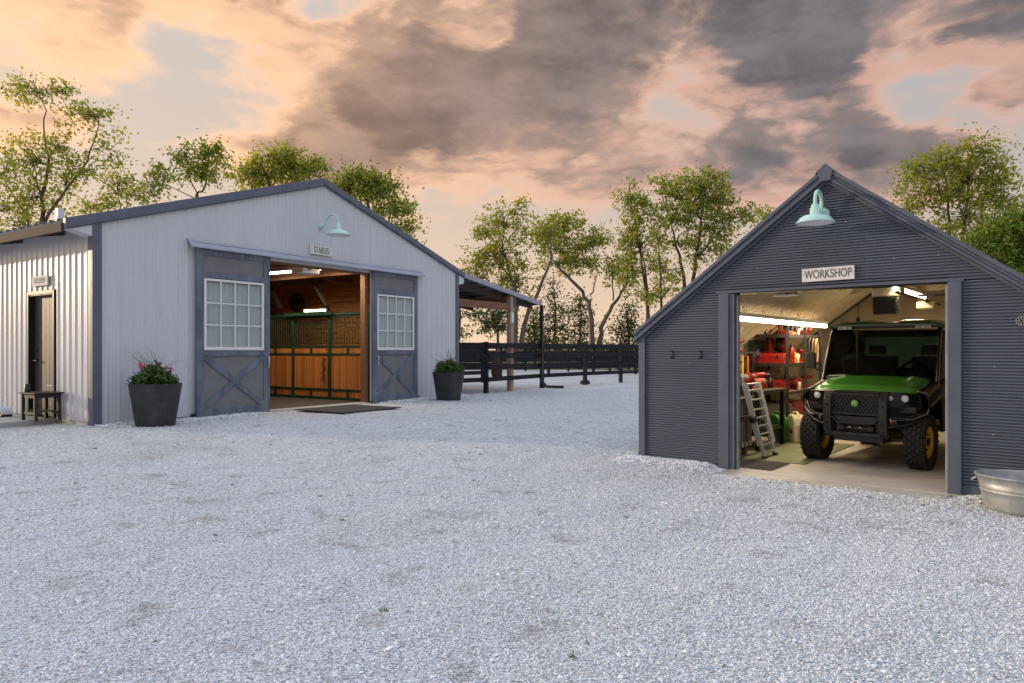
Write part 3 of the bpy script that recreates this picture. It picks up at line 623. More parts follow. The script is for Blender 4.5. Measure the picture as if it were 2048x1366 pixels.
# mats
def mat_thing(name, label, corners, z, m, th=.012):
    mb = MB(); n = len(corners); mb.add([(x, y, z) for x, y in corners]+[(x, y, z+th) for x, y in corners], [tuple(range(n))[::-1], tuple(range(n, 2*n))]+[(i, (i+1) % n, n+(i+1) % n, n+i) for i in range(n)])
    return tag(mb.build(name, m, None, .004), label, 'mat')
c0 = BW(3.95, -.42); c0 = (c0.x, c0.y)
mat_thing('rubber_mat', 'dark rubber mat lying on gravel before the stables doorway', [tuple(BW(a, b_))[:2] for a, b_ in ((4.25, -1.98), (6.05, -2.02), (6.02, -.42), (4.22, -.38))], .028, 'mat_black', .02)
# little table, candle and boot scraper on the slab
tb = thing('side_table', 'small black slatted side table on the concrete slab', 'table', (-8.96, 13.47, .085), AROT)
for sx in (-1, 1):
    for sy in (-1, 1): MB().box(sx*.2-.028, sx*.2+.028, sy*.26-.028, sy*.26+.028, 0, .50).build('leg', 'bench_black', tb, .003)
for k in range(5): MB().box(-.26+k*.105, -.26+k*.105+.098, -.33, .33, .505, .53).build('slat', 'bench_black', tb, .003)
for sx in (-1, 1): MB().box(sx*.2-.012, sx*.2+.012, -.232, .232, .43, .495).build('apron', 'bench_black', tb); MB().box(sx*.2-.012, sx*.2+.012, -.232, .232, .12, .17).build('stretcher', 'bench_black', tb)
for sy in (-1, 1): MB().box(-.172, .172, sy*.26-.012, sy*.26+.012, .43, .495).build('apron', 'bench_black', tb)
for k in range(3): MB().box(-.15+k*.105, -.15+k*.105+.095, -.25, .25, .172, .186).build('shelf_slat', 'bench_black', tb)
q = Matrix.Translation((-8.96, 13.47, .085)) @ Matrix.Rotation(AROT, 4, 'Z') @ Vector((-.14, .22, .531))
cd = MB().lathe([(.0001, 0), (.05, 0), (.052, .01), (.052, .145), (.047, .15), (.045, .12), (.0001, .115)], 20).build('black_cup', 'black_plastic'); cd.location = q
tag(cd, 'black cylindrical cup standing on the small side table', 'cup')
p = pix(4, 836, 14.2); bs = thing('boot_brush', 'low black and white boot brush on the slab at the left edge', 'boot brush', (p.x, p.y, .085), AROT-R(90))
MB().box(-.25, .22, -.10, .10, 0, .045).build('base', 'black_plastic', bs, .01)
mb = MB(); mb.prism([(.10*math.cos(math.pi*k/10), .045+.12*math.sin(math.pi*k/10)) for k in range(11)], 'y', -.09, .09); o = mb.build('brush_arch', 'black_plastic', bs); o.location = (.10, 0, 0)
mb = MB(); pts = [(.10+.115*math.cos(math.pi*k/12), .05+.135*math.sin(math.pi*k/12)) for k in range(13)]
for (a, b_), (c_, d_) in zip(pts, pts[1:]): mb.add([(a, -.095, b_), (c_, -.095, d_), (c_, .095, d_), (a, .095, b_)], [(0, 1, 2, 3)])
mb.build('hood', 'white_paint', bs, solid=.012)
# inside the aisle: stall front
st = thing('horse_stall_front', 'green steel barred stall front with orange wood boards inside the stables', 'stall', BW(7.22, .28, .02), AROT+R(90))   # x along the aisle, y towards the aisle (-x of barn)
L = 6.2; posts = [0.0, 1.45, 3.0, 4.6, 6.2]
for x in posts: MB().box(x-.045, x+.045, -.05, .05, 0, 2.42).build('post', 'green_steel', st, .006)
for z0, z1 in ((0.0, .07), (.24, .30), (1.24, 1.30), (1.46, 1.52), (2.32, 2.40)): 
    for a, b_ in zip(posts, posts[1:]): MB().box(a+.046, b_-.046, -.028, .028, z0, z1).build('rail', 'green_steel', st, .004)
MB().box(1.3, 3.3, .06, .12, 2.38, 2.47).build('door_rail', 'green_steel', st); MB().box(-.1, 6.3, .055, .058, 2.40, 2.43).build('track', 'green_steel', st)
bm = MB().tube([(0, 0, 1.525), (0, 0, 2.315)], .0105, 8, False).mesh('bar', 'green_steel')
for a, b_ in zip(posts, posts[1:]):
    n = int((b_-a-.09)/.105)
    for k in range(1, n+1): link(bm, 'bar', st, (a+.045+k*(b_-a-.09)/(n+1), 0, 0))
for (z0, z1) in ((.075, .235), (.305, 1.235), (1.305, 1.455)):
    for a, b_ in zip(posts, posts[1:]):
        n = max(1, round((b_-a-.09)/.14)); w_ = (b_-a-.094)/n; bmsh = MB().box(0, w_-.005, -.018, .018, z0, z1).mesh('board', 'orange_board')
        for k in range(n): link(bmsh, 'board', st, (a+.047+k*w_, 0, 0))
for a, b_ in zip(posts, posts[1:]):
    for z0, z1 in ((.071, .239), (1.301, 1.459)): MB().box((a+b_)/2-.05, (a+b_)/2+.05, .0285, .034, z0, z1).build('plate', 'green_steel', st)
mb = MB(); rr = random.Random(4)
for k in range(26): 
    a = rr.uniform(0, 6.28); z = .55+k*.026; mb.tube([(0, 0, z), (.05*math.cos(a), .02+.03*abs(math.sin(a)), z-.03), (.06*math.cos(a), .03, z-.09)], .008, 5, False)
o = mb.build('lead_rope', 'black_plastic'); o.location = BW(7.10, 1.9, 0); tag(o, 'dark braided lead rope hanging on the stall door boards', 'rope')
def fixture(name, label, loc, rz, ln, m, energy, colr, w=.09):
    s = thing(name, label, 'light', loc, rz)
    MB().box(-w, w, -ln/2-.02, ln/2+.02, .03, .08).build('housing', 'white_paint', s, .006)
    mb = MB(); mb.tube([(0, -ln/2, .0), (0, ln/2, .0)], .032, 12); mb.build('tube', m, s)
    l = bpy.data.lights.new(name, 'AREA'); l.shape = 'RECTANGLE'; l.size = .12; l.size_y = ln; l.energy = energy; l.color = colr
    lo = bpy.data.objects.new('light_source', l); COL.objects.link(lo); lo.parent = s; lo.location = (0, 0, -.04)
    return s
fixture('tube_light', 'lit ceiling tube nearest the stables doorway', BW(6.45, 1.0, 3.60), AROT, 1.3, 'tube', 46, (1, .78, .47))
fixture('tube_light', 'lit ceiling tube deeper inside the stables by the left door', BW(6.45, 3.1, 3.60), AROT, 1.3, 'tube', 46, (1, .78, .47))
fixture('tube_light', 'lit ceiling tube far back over the stalls', BW(9.4, 4.9, 2.72), AROT, 1.0, 'tube', 3, (1, .80, .52))
op = thing('door_opener', 'white box shaped door opener under the stables ceiling', 'door opener', BW(5.72, 1.0, 3.38), AROT)
MB().box(-.28, .28, -.22, .22, 0, .22).build('housing', 'white_paint', op, .03, 3); MB().box(-.10, .0, -.235, -.221, .08, .15).build('lens', 'grey_plastic', op); MB().box(-.03, .03, -.6, 3.2, .2205, .25).build('rail', 'aluminium', op)
for sx in (-.2, .2): MB().box(sx-.01, sx+.01, -.01, .01, .25, .6).build('hanger', 'black_metal', op)
fn = thing('barn_fan', 'dark round fan mounted high on the stable planks', 'fan', BW(10.2, 6.75, 3.12), AROT+R(90))
mb = MB(); 
for k in range(4): mb.lathe([(.08+k*.07, -.06), (.085+k*.07, -.055)], 24, Matrix.Rotation(R(90), 4, 'X'))
mb.lathe([(.31, -.06), (.33, 0), (.31, .06)], 24, Matrix.Rotation(R(90), 4, 'X')); mb.build('cage', 'black_metal', fn, solid=.012)
for k in range(4): MB().box(-.05, .05, -.01, .01, .05, .29, Matrix.Rotation(k*R(90), 4, 'Y') @ Matrix.Rotation(R(25), 4, 'Z')).build('blade', 'black_metal', fn)
MB().lathe([(.0001, -.08), (.07, -.08), (.07, .1), (.0001, .1)], 14, Matrix.Rotation(R(90), 4, 'X')).box(-.02, .02, .1, .35, -.02, .02).build('motor', 'black_metal', fn)
mb = thing('meter_box', 'small white box fixed to the wooden lean-to post', 'box', BW(13.79, -.03, 2.35), AROT)
MB().box(-.07, .07, -.07, .0, 0, .36).build('housing', 'white_paint', mb, .012); MB().box(-.05, .05, -.076, -.0705, .06, .30).build('cover', 'sign_white', mb, .003)
# ================================================================== FENCES
RAILS = ((1.49, 1.65), (1.14, 1.30), (.77, .93), (.38, .53))
def fence(name, label, pts, post_h=1.68, pw=.13, rails=RAILS, z=0.0, group=None, skip_first=False):
    s = thing(name, label, 'fence', (pts[0][0], pts[0][1], z), 0, group); p0 = Vector((pts[0][0], pts[0][1], 0))
    for i, (x, y) in enumerate(pts):
        a = Vector((x, y, 0))-p0
        dd = Vector(pts[min(i+1, len(pts)-1)])-Vector(pts[max(i-1, 0)]); rot = Matrix.Translation(a) @ Matrix.Rotation(math.atan2(dd.y, dd.x), 4, 'Z')
        if i or not skip_first: MB().box(-pw/2, pw/2, -pw/2, pw/2, -.15, post_h, rot).build('post', 'fence_black', s, .006)
    for (xa, ya), (xb, yb) in zip(pts, pts[1:]):
        a, b_ = Vector((xa, ya, 0))-p0, Vector((xb, yb, 0))-p0; nrm = Vector((b_.y-a.y, -(b_.x-a.x), 0)).normalized()*(pw/2+.018)
        if (nrm+p0+a).length > (p0+a-nrm).length: nrm = -nrm
        for z0, z1 in rails: MB().bar(a+nrm+Vector((0, 0, (z0+z1)/2)), b_+nrm+Vector((0, 0, (z0+z1)/2)), .035, z1-z0, ext=-.004).build('rail', 'fence_black', s, .004)
    return s
gp = pix(972, 699.5, 23.0); f1 = [(gp.x, gp.y), (1.12, 26.55), (2.98, 28.9), (4.72, 30.75), (6.9, 32.8), (9.2, 34.9)]
fence('board_fence', 'near black four rail fence running from the gate post behind the workshop', f1)
g0 = BW(BWID+.12, .12); gt = thing('fence_gate', 'black board gate between the stables corner and the gate post', 'gate', (g0.x, g0.y, 0), math.atan2(gp.y-g0.y, gp.x-g0.x))
GL = (Vector((gp.x, gp.y))-Vector((g0.x, g0.y))).length-.09
for x in (.04, GL-.05): MB().box(x-.05, x+.05, -.045, .045, .36, 1.66).build('upright', 'fence_black', gt, .005)
for z0, z1 in ((1.48, 1.65), (1.30, 1.44), (1.14, 1.27), (.80, .94), (.62, .74), (.38, .52)): MB().box(.09, GL-.10, -.02, .02, z0, z1).build('board', 'fence_black', gt, .004)
MB().box(-.05, -.012, -.05, .05, .0, 1.7).build('hinge_post', 'fence_black', gt)
for z in (1.2, .7): MB().box(GL-.06, GL+.10, -.06, -.046, z, z+.05).build('latch', 'black_metal', gt)
fence('paddock_fence', 'black fence crossing the paddock behind the lean-to', [(x, 46.5+.25*abs(x-4)) for x in (-7.5, -4.7, -1.9, .9, 3.7, 6.5, 9.3, 12.1, 14.9)], 1.62)
fence('paddock_fence', 'middle black fence between the near run and the paddock crossing fence', [(x, 38.2+.5*(x-1)) for x in (-3.2, -.6, 2.0, 4.6, 7.2, 9.8)], 1.66)
fence('paddock_fence', 'farthest black fence line along the grass before the trees', [(x, 66+.06*x) for x in (-16, -12.6, -9.2, -5.8, -2.4, 1.0, 4.4, 7.8, 11.2, 14.6, 18, 21.4)], 1.62)
ang = [(9.0+6.5*math.cos(a), 57+6.5*math.sin(a)) for a in np.linspace(-2.9, -.3, 8)]
fence('round_pen', 'curved black fence of a round pen standing on the grass', ang, 1.6)
p = pix(1157, 699.5, 52.5); MB().lathe([(.0001, 0), (.30, 0), (.32, .05), (.36, .62), (.38, .66), (.33, .66), (.30, .1), (.0001, .08)], 28, None, True, 1.0, .8).build('water_trough', 'blue_plastic'); o = bpy.data.objects['water_trough']; o.location = (p.x, p.y, -.01); tag(o, 'blue grey water tub standing in the paddock', 'tub')
o = MB().lathe([(.0001, .42), (.12, .44), (.19, .55), (.20, .75), (.17, .95), (.10, 1.08), (.04, 1.15), (.03, 1.5)], 16).build('hay_net', 'hay'); q = BW(13.8, .45); o.location = (q.x-.12, q.y, .0); tag(o, 'brown hay net hanging behind the fence at the wooden post', 'hay net')
o = MB().lathe([(.0001, .17), (.12, .17), (.2, .12), (.22, .0)], 16).build('rubber_bucket', 'black_plastic'); q = pix(1170, 699.5, 29.4); o.location = (q.x, q.y, 0); tag(o, 'small upturned dark bucket at the foot of a fence post', 'bucket')
# ================================================================== WORKSHOP
shop = thing('workshop_building', 'dark slate blue corrugated workshop with steep gable and open doorway', 'building', (WX, WY, 0), WROT)
AP, SL, MID = 3.39, .745, 2.28
def sroof(s): return AP-SL*abs(s-MID)
PITCH = .0305
def corr(name, s0, s1, z0, z1, parent=shop, off=0.0, lay=0.0):
    vs = []; k0 = math.floor(z0/PITCH)
    prof = ((0, -.0045), (.16, -.0075), (.36, -.0075), (.52, -.0045), (.58, .013), (.94, .013))        # rounded face, then a narrow valley
    zs = [((k0+k+p)*PITCH, y) for k in range(int((z1-z0)/PITCH)+3) for p, y in prof]
    zs = [(z0, -.004)]+[q for q in zs if z0+.001 < q[0] < z1-.001]+[(z1, -.004)]
    for z, y in zs:
        lim = (AP-.12-z)/SL; lo, hi = max(s0, MID-lim), min(s1, MID+lim)
        if hi-lo < .005: break
        vs += [(lo, y-lay, z), (hi, y-lay, z)]
    n = len(vs)//2; mb = MB()
    mb.add(vs, [(2*i, 2*i+1, 2*i+3, 2*i+2) for i in range(n-1)]); return mb.build(name, 'work_steel', parent)
corr('corrugated_sheet', .075, 1.066, -.02, 2.098); corr('corrugated_sheet', 3.512, SWID-.075, .10, 2.098)
corr('corrugated_sheet', .075, 2.652, 2.098, AP-.13, lay=.001); corr('corrugated_sheet', 2.648, SWID-.075, 2.098, AP-.13, lay=.0035)
MB().box(3.512, SWID, -.004, .03, -.08, .105).build('base_board', 'work_trim', shop)
MB().box(-.012, .078, -.03, .04, -.06, 1.64).build('corner_trim', 'work_trim', shop, .004); MB().box(SWID-.078, SWID+.012, -.03, .04, -.06, 1.64).build('corner_trim', 'work_trim', shop, .004)
for a, b_, c_ in ((1.062, 1.185, 1.25), (3.515, 3.405, 3.395)):
    x0, x1 = min(a, b_), max(a, b_)
    MB().box(x0, x1, -.038, .02, -.03, 2.085).build('door_trim', 'work_trim', shop, .004)
    x0, x1 = min(b_, c_)+.001, max(b_, c_)-.001
    MB().box(x0, x1, -.02, .16, -.03, 2.078).build('jamb', 'work_trim', shop, .003)
MB().box(1.255, 1.275, .03, .08, .0, 2.06).build('door_track', 'galv', shop); MB().box(3.372, 3.392, .03, .08, .0, 2.06).build('door_track', 'galv', shop)
MB().box(1.188, 3.402, .005, .16, 2.079, 2.16).build('header', 'black_metal', shop); MB().box(1.03, 3.53, -.03, .0, 2.088, 2.108).build('drip_edge', 'work_trim', shop)
EV = -.06
for sgn in (1, -1):
    def X(s): return s if sgn == 1 else 2*MID-s
    a, za, b_, zb = EV, sroof(EV), MID, AP
    for nm, t0, t1, y0 in (('rake_top', 0, .050, -.085), ('rake_step', .053, .090, -.068), ('rake_step', .093, .128, -.078), ('rake_lip', .131, .168, -.035)):
        mb = MB(); pts = [(X(a), za-t1), (X(b_)-sgn*.001, zb-t1), (X(b_)-sgn*.001, zb-t0), (X(a), za-t0)]
        if sgn == -1: pts = pts[::-1]
        mb.prism(pts, 'y', y0, .0); mb.build(nm, 'work_trim', shop, .004)
    pts = [(X(a), za-.06), (X(b_)-sgn*.001, zb-.06), (X(b_)-sgn*.001, zb-.004), (X(a), za-.004)]
    if sgn == -1: pts = pts[::-1]
    MB().prism(pts, 'y', .001, SDEP+.1).build('roof_slope', 'work_steel', shop)
MB().prism([(MID-.10, AP-.0745), (MID, AP+.001), (MID+.10, AP-.0745), (MID+.10, AP-.06), (MID, AP+.03), (MID-.10, AP-.06)], 'y', -.10, SDEP+.1).build('ridge_cap', 'work_trim', shop)
MB().prism([(MID-.055, AP-.16), (MID+.055, AP-.16), (MID+.075, AP-.052), (MID, AP+.002), (MID-.075, AP-.052)], 'y', -.099, -.0855).build('ridge_plate', 'work_trim', shop, .004)
for x0, x1 in ((.0, .04), (SWID-.04, SWID)): MB().box(x0, x1, .045, SDEP, -.06, 1.62).build('wall', 'work_steel', shop)
mb = MB(); mb.prism([(.0, -.06), (SWID, -.06), (SWID, 1.62), (MID, AP-.08), (.0, 1.62)], 'y', SDEP, SDEP+.05); mb.build('wall', 'work_steel', shop)
# inside: lining
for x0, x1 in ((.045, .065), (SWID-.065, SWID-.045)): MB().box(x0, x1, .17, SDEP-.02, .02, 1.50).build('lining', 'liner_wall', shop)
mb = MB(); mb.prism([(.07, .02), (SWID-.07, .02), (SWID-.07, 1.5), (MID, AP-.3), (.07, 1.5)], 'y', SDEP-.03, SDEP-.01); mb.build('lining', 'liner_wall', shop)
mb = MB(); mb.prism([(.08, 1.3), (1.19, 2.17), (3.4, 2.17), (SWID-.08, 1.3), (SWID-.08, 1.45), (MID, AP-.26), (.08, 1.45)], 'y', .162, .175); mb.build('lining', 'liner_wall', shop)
for sgn in (1, -1):
    y = .18
    while y < SDEP-.1:
        y1 = min(y+.62, SDEP-.05); cols = []; k = y
        while k < y1-1e-6:
            cols += [(k, 0), (k+.045, 0), (k+.075, .042), (k+.115, .042), (k+.145, 0)]; k += .155
        cols = [c_ for c_ in cols if c_[0] <= y1]+[(y1, 0)]
        vs = []
        for yy, dz in cols:
            for s in (.06, 1.0, MID-.002):
                z = sroof(s)-.20-dz+.012*math.sin(s*7+yy*3); vs.append((s if sgn == 1 else 2*MID-s, yy, z))
        fs = [(3*i+j, 3*i+j+1, 3*i+j+4, 3*i+j+3) for i in range(len(cols)-1) for j in (0, 1)]
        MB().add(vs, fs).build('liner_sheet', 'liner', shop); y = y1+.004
for k in range(3): MB().box(1.2, 3.36, 1.2+k*1.9, 1.25+k*1.9, 2.38, 2.50).build('collar_tie', 'liner_wall', shop)
fl = MB().box(.05, SWID-.05, -.04, SDEP-.03, -.12, .014).box(1.2, 3.42, -.34, -.041, -.12, .008).build('workshop_floor', 'shop_floor', shop)
# things on its front
sign('workshop_sign', 'white board reading WORKSHOP over the corrugated workshop doorway', WW(2.288, -.02, 2.238), WROT, .535, .145, 'WORKSHOP', .130, .66, 'sign_ink', R(-.6))
gooseneck('workshop_lamp', 'mint green gooseneck lamp high on the dark workshop gable', WW(2.243, -.006, 2.89), WROT, .31, .195, .215, -.135, .019)
def hook(x, label):
    s = thing('wall_hook', label, 'hook', WW(x, -.008, 1.36), WROT, None)
    MB().box(-.012, .012, -.008, 0, -.05, .05).build('plate', 'black_metal', s, .003); MB().tube([(0, -.008, .03), (0, -.05, .045), (0, -.055, .055)], .006, 6).tube([(0, -.008, -.03), (0, -.045, -.05), (0, -.055, -.02)], .006, 6).build('prong', 'black_metal', s)
hook(.46, 'black wall hook nearer the corner of the workshop'); hook(.83, 'black wall hook nearer the workshop doorway')
s = thing('metal_star', 'small silver round star ornament on the corrugated wall right of the workshop doorway', 'ornament', WW(3.985, -.012, 1.69), WROT)
MB().lathe([(.038, -.003), (.047, -.006), (.047, .0)], 24, Matrix.Rotation(R(90), 4, 'X')).build('ring', 'galv', s)
for k in range(8): MB().bar((.012*math.cos(k*R(45)), -.002, .012*math.sin(k*R(45))), (.04*math.cos(k*R(45)), -.002, .04*math.sin(k*R(45))), .006, .010, (0, 1, 0)).build('ray', 'galv', s)
MB().lathe([(.0001, .008), (.014, .006), (.016, 0)], 12, Matrix.Rotation(R(90), 4, 'X')).build('boss', 'black_metal', s)
# galvanised tub
p = WW(4.13, -.42); tub = thing('wash_tub', 'oval galvanized steel wash tub on the gravel by the workshop wall', 'tub', (p.x, p.y, .0), WROT)
LX, LY = .46, .33
def oval(prof, n=64): 
    mb = MB(); mb.lathe(prof, n); mb.v = [(x*LX, y*LY, z) for x, y, z in mb.v]; return mb
oval([(.80, .02), (.82, .0), (.84, .0), (.855, .03), (.90, .12), (.915, .165), (.935, .17), (.935, .178), (.92, .182), (.925, .195), (.945, .2), (.945, .208), (.93, .212), (.985, .30), (1.02, .303), (1.02, .315), (.98, .315), (.97, .30), (.83, .03), (.0001, .025)]).build('basin', 'galv', tub)
hm = MB().tube([(-LX*.97, -.05, .27), (-LX*1.05, -.045, .245), (-LX*1.05, .045, .245), (-LX*.97, .05, .27)], .008, 6); hm.build('handle', 'galv', tub)
hm = MB().tube([(LX*.97, -.05, .27), (LX*1.05, -.045, .245), (LX*1.05, .045, .245), (LX*.97, .05, .27)], .008, 6); hm.build('handle', 'galv', tub)
# lights
def shop_light(label, s, v0, v1, z, energy):
    t_ = fixture('shop_light', label, WW(s, (v0+v1)/2, z), WROT, v1-v0, 'tube_shop', energy, (1, .78, .48), .035)
    n = int((v1-v0)/.75)+1
    for k in range(n):
        y = -(v1-v0)/2+.15+k*.75
        MB().tube([(0, y-.07, .08), (0, y, .17), (0, y+.07, .08)], .003, 4).build('hanger', 'black_metal', t_)
shop_light('long lit tube hanging under the left slope of the workshop ceiling', .9, .25, 4.9, 1.83, 40)
shop_light('short lit tube near the workshop ridge above the vehicle', 2.35, 3.0, 5.2, 2.28, 18)
h = thing('ceiling_heater', 'black louvred heater hanging under the workshop ridge', 'heater', WW(2.2, 3.18, 1.93), WROT)
MB().box(-.145, .145, -.12, .12, 0, .24).build('body', 'black_metal', h, .01)
for k in range(6): MB().box(-.145, .145, -.135, -.121, .02+k*.036, .04+k*.036, ).build('louvre', 'shelf_steel', h)
for sx in (-.12, .12): MB().box(sx-.008, sx+.008, -.008, .008, .24, .62).build('hanger', 'black_metal', h)
bx_ = thing('storage_tote', 'pale plastic tote resting above the black ceiling heater', 'tote', WW(2.23, 3.18, 2.175), WROT); MB().box(-.19, .19, -.13, .13, 0, .13).build('body', 'cream', bx_, .02); MB().box(-.2, .2, -.14, .14, .1305, .15).build('lid', 'grey_plastic', bx_, .006)
o2 = thing('garage_opener', 'cream garage door opener at the right of the workshop ceiling', 'door opener', WW(2.5, 4.49, 2.05), WROT)
MB().box(-.13, .13, -.1, .1, 0, .11).build('housing', 'cream', o2, .03, 3); MB().box(-.02, .02, -2.2, 1.2, .111, .14).build('rail', 'black_metal', o2); MB().box(-.6, .7, -.02, .02, .20, .23).build('bracket', 'black_metal', o2)
MB().tube([(-.08, 0, .11), (-.05, 0, .3), (.08, 0, .11)], .006, 5).build('hanger', 'black_metal', o2)
o3 = thing('ceiling_fixture', 'small silver fixture on the workshop ceiling close to the doorway', 'light', WW(1.4, 1.36, 2.12), WROT)
MB().box(-.16, .16, -.05, .05, 0, .02).build('tray', 'white_paint', o3, .004); MB().tube([(-.12, 0, .03), (-.05, 0, .06), (.0, 0, .03)], .02, 8).tube([(.02, 0, .03), (.08, 0, .06), (.13, 0, .03)], .02, 8).build('lamp_head', 'galv', o3); MB().box(-.01, .01, -.01, .01, .02, .42).build('hanger', 'black_metal', o3)
# mats
def shop_mat(name, label, a, b_, c_, d_, z, m): mat_thing(name, label, [tuple(WW(x, y))[:2] for x, y in ((a, c_), (b_, c_), (b_, d_), (a, d_))], z, m, .008)
shop_mat('floor_mat', 'thin olive green mat on the workshop floor under the ladder', .95, 1.78, .86, 3.2, .0145, 'mat_green')
shop_mat('door_mat', 'small black mat just inside the workshop doorway', .88, 1.62, .17, .80, .0150, 'mat_black')
# grey rolling chest with crate
ch = thing('rolling_chest', 'grey plastic rolling chest inside the workshop behind the left jamb', 'chest', WW(.68, .93, .014), WROT)
mb = MB(); mb.prism([(-.40, .12), (.40, .12), (.43, .74), (-.43, .74)], 'x', -.27, .27); mb.build('body', 'grey_plastic', ch, .015)
MB().box(-.285, .285, -.445, .445, .741, .785).build('lid', 'grey_plastic', ch, .012)
for y in (-.25, 0, .25): MB().box(.2705, .285, y-.05, y+.05, .2, .7).build('rib', 'grey_plastic', ch, .008)
for k in range(6): MB().box(.2705, .283, -.36+k*.13, -.36+k*.13+.05, .13, .19).build('slot', 'aluminium', ch)
MB().box(.2705, .30, -.18, .18, .48, .54).build('latch', 'black_plastic', ch, .008)
for sx in (-.2, .2):
    for sy in (-.3, .3): MB().lathe([(.0001, -.02), (.055, -.02), (.055, .02), (.0001, .02)], 16, Matrix.Translation((sx, sy, .055)) @ Matrix.Rotation(R(90), 4, 'Y')).build('wheel', 'beam_wood', ch)
cr = thing('black_crate', 'black slatted crate on top of the grey rolling chest', 'crate', WW(.68, .93, .80), WROT)
for z in (0.0, .055, .11): MB().box(-.26, .26, -.42, -.405, z, z+.042).box(-.26, .26, .405, .42, z, z+.042).box(-.26, -.245, -.405, .405, z, z+.042).box(.245, .26, -.405, .405, z, z+.042).build('slat', 'black_plastic', cr)
for sx in (-1, 1):
    for sy in (-1, 1): MB().box(sx*.25-.018, sx*.25+.018, sy*.41-.018, sy*.41+.018, -.0, .17).build('corner_post', 'black_plastic', cr)
# ladder: narrower lower legs in a wider upper frame
ld = thing('folding_ladder', 'aluminium folding ladder leaning on the grey chest in the workshop', 'ladder', WW(1.235, 1.2, .022), WROT)
B0, T0 = Vector((0, 0, 0)), Vector((-.245, 0, .96)); u = (T0-B0)
def lp(t, y): p = B0+u*t; return (p.x, y, p.z)
for y in (-.20, .20): MB().bar(lp(.0, y), lp(.5, y), .022, .05, (1, 0, .25)).build('leg', 'aluminium', ld, .003)
for y in (-.235, .235): MB().bar(lp(.17, y), lp(1, y), .028, .075, (1, 0, .25)).build('rail', 'aluminium', ld, .004)
for t in (.07, .17, .31, .42, .53, .64, .77, .90, .985): MB().tube([lp(t, -.21), lp(t, .21)], .012, 8).build('rung', 'aluminium', ld)
for y in (-.25, .25): MB().lathe([(.0001, -.018), (.05, -.018), (.05, .018), (.0001, .018)], 14, Matrix.Translation(lp(.52, y)) @ Matrix.Rotation(R(90), 4, 'X')).build('hinge', 'black_plastic', ld)
for y in (-.20, .20): MB().box(-.03, .03, y-.018, y+.018, -.008, .03).build('foot', 'black_plastic', ld)
# table
wb = thing('work_table', 'black steel work table along the left workshop wall', 'table', WW(.56, 2.15, .014), WROT)
MB().box(-.42, .40, -.56, .56, .80, .835).build('table_top', 'shelf_steel', wb, .004)
for sx in (-.36, .35):
    for sy in (-.5, .5): MB().box(sx-.03, sx+.03, sy-.03, sy+.03, 0, .80).build('leg', 'black_metal', wb)
MB().box(-.40, .36, -.53, .53, .25, .28).build('lower_shelf', 'shelf_steel', wb)
# shelf unit
SZ = (.28, .74, 1.19, 1.65); su = thing('shelf_unit', 'tall dark steel shelving full of red tools in the workshop corner', 'shelf', WW(.48, 4.15, .014), WROT)
for sx in (-.30, .30):
    for sy in (-.88, .0, .88):
        MB().box(sx-.025, sx+.025, sy-.003, sy+.003, 0, 1.78).box(sx-.003, sx+.003, sy+.0031, sy+.04, 0, 1.78).build('upright', 'shelf_steel', su)
for z in SZ: MB().box(-.29, .29, -.875, .875, z-.012, z).build('shelf_board', 'card', su); MB().box(.291, .30, -.90, .90, z-.05, z+.004).box(-.29, .29, -.90, -.882, z-.05, z+.004).box(-.30, -.291, -.9, .9, z-.05, z+.004).build('shelf_beam', 'shelf_steel', su)
ws = thing('wall_shelf', 'dark narrow wall shelf above the work table in the workshop', 'shelf', WW(.07, 2.05, 1.36), WROT)
MB().box(0, .38, -.95, .95, 0, .03).build('board', 'shelf_steel', ws)
for y in (-.8, 0, .8): MB().bar((.01, y, -.22), (.30, y, -.005), .02, .02).build('bracket', 'black_metal', ws)
# tools
rt = random.Random(12)
def drill(label, loc, rz, m='red_tool', k=1.0):
    s = thing('cordless_drill', label, 'drill', loc, rz)
    MB().tube([(-.11*k, 0, .19*k), (-.09*k, 0, .19*k), (.05*k, 0, .19*k), (.07*k, 0, .19*k)], [.03*k, .04*k, .042*k, .03*k], 12).build('body', m, s)
    MB().tube([(.07*k, 0, .19*k), (.12*k, 0, .19*k), (.15*k, 0, .19*k)], [.025*k, .022*k, .008*k], 10).build('chuck', 'black_metal', s)
    MB().bar((-.04*k, 0, .16*k), (-.06*k, 0, .05*k), .04*k, .05*k, (1, 0, 0)).build('grip', 'black_plastic', s, .006); MB().box(-.12*k, .03*k, -.04*k, .04*k, 0, .055*k).build('battery', m, s, .008)
def toolbox(label, loc, rz, m='red_tool', w=.42, d=.2, hh=.17):
    s = thing('tool_box', label, 'tool box', loc, rz)
    MB().box(-w/2, w/2, -d/2, d/2, 0, hh*.68).build('body', m, s, .01); MB().prism([(-d/2, hh*.69), (d/2, hh*.69), (d*.35, hh), (-d*.35, hh)], 'x', -w/2, w/2).build('lid', m, s, .006)
    MB().tube([(-w*.2, 0, hh), (-w*.18, 0, hh+.03), (w*.18, 0, hh+.03), (w*.2, 0, hh)], .008, 6).build('handle', 'black_metal', s)
    for x in (-w*.3, w*.3): MB().box(x-.02, x+.02, d/2, d/2+.008, hh*.5, hh*.8).box(x-.02, x+.02, -d/2-.008, -d/2, hh*.5, hh*.8).build('latch', 'chrome', s)
def bottle(label, loc, m, r=.035, hh=.2, name='spray_can', cat='can', cap='black_plastic'):
    s = thing(name, label, cat, loc, 0); MB().lathe([(.0001, 0), (r, 0), (r, hh*.78), (r*.5, hh*.86), (r*.45, hh*.9)], 14).build('body', m, s); MB().lathe([(r*.55, hh*.885), (r*.55, hh), (.0001, hh)], 12).build('cap', cap, s)
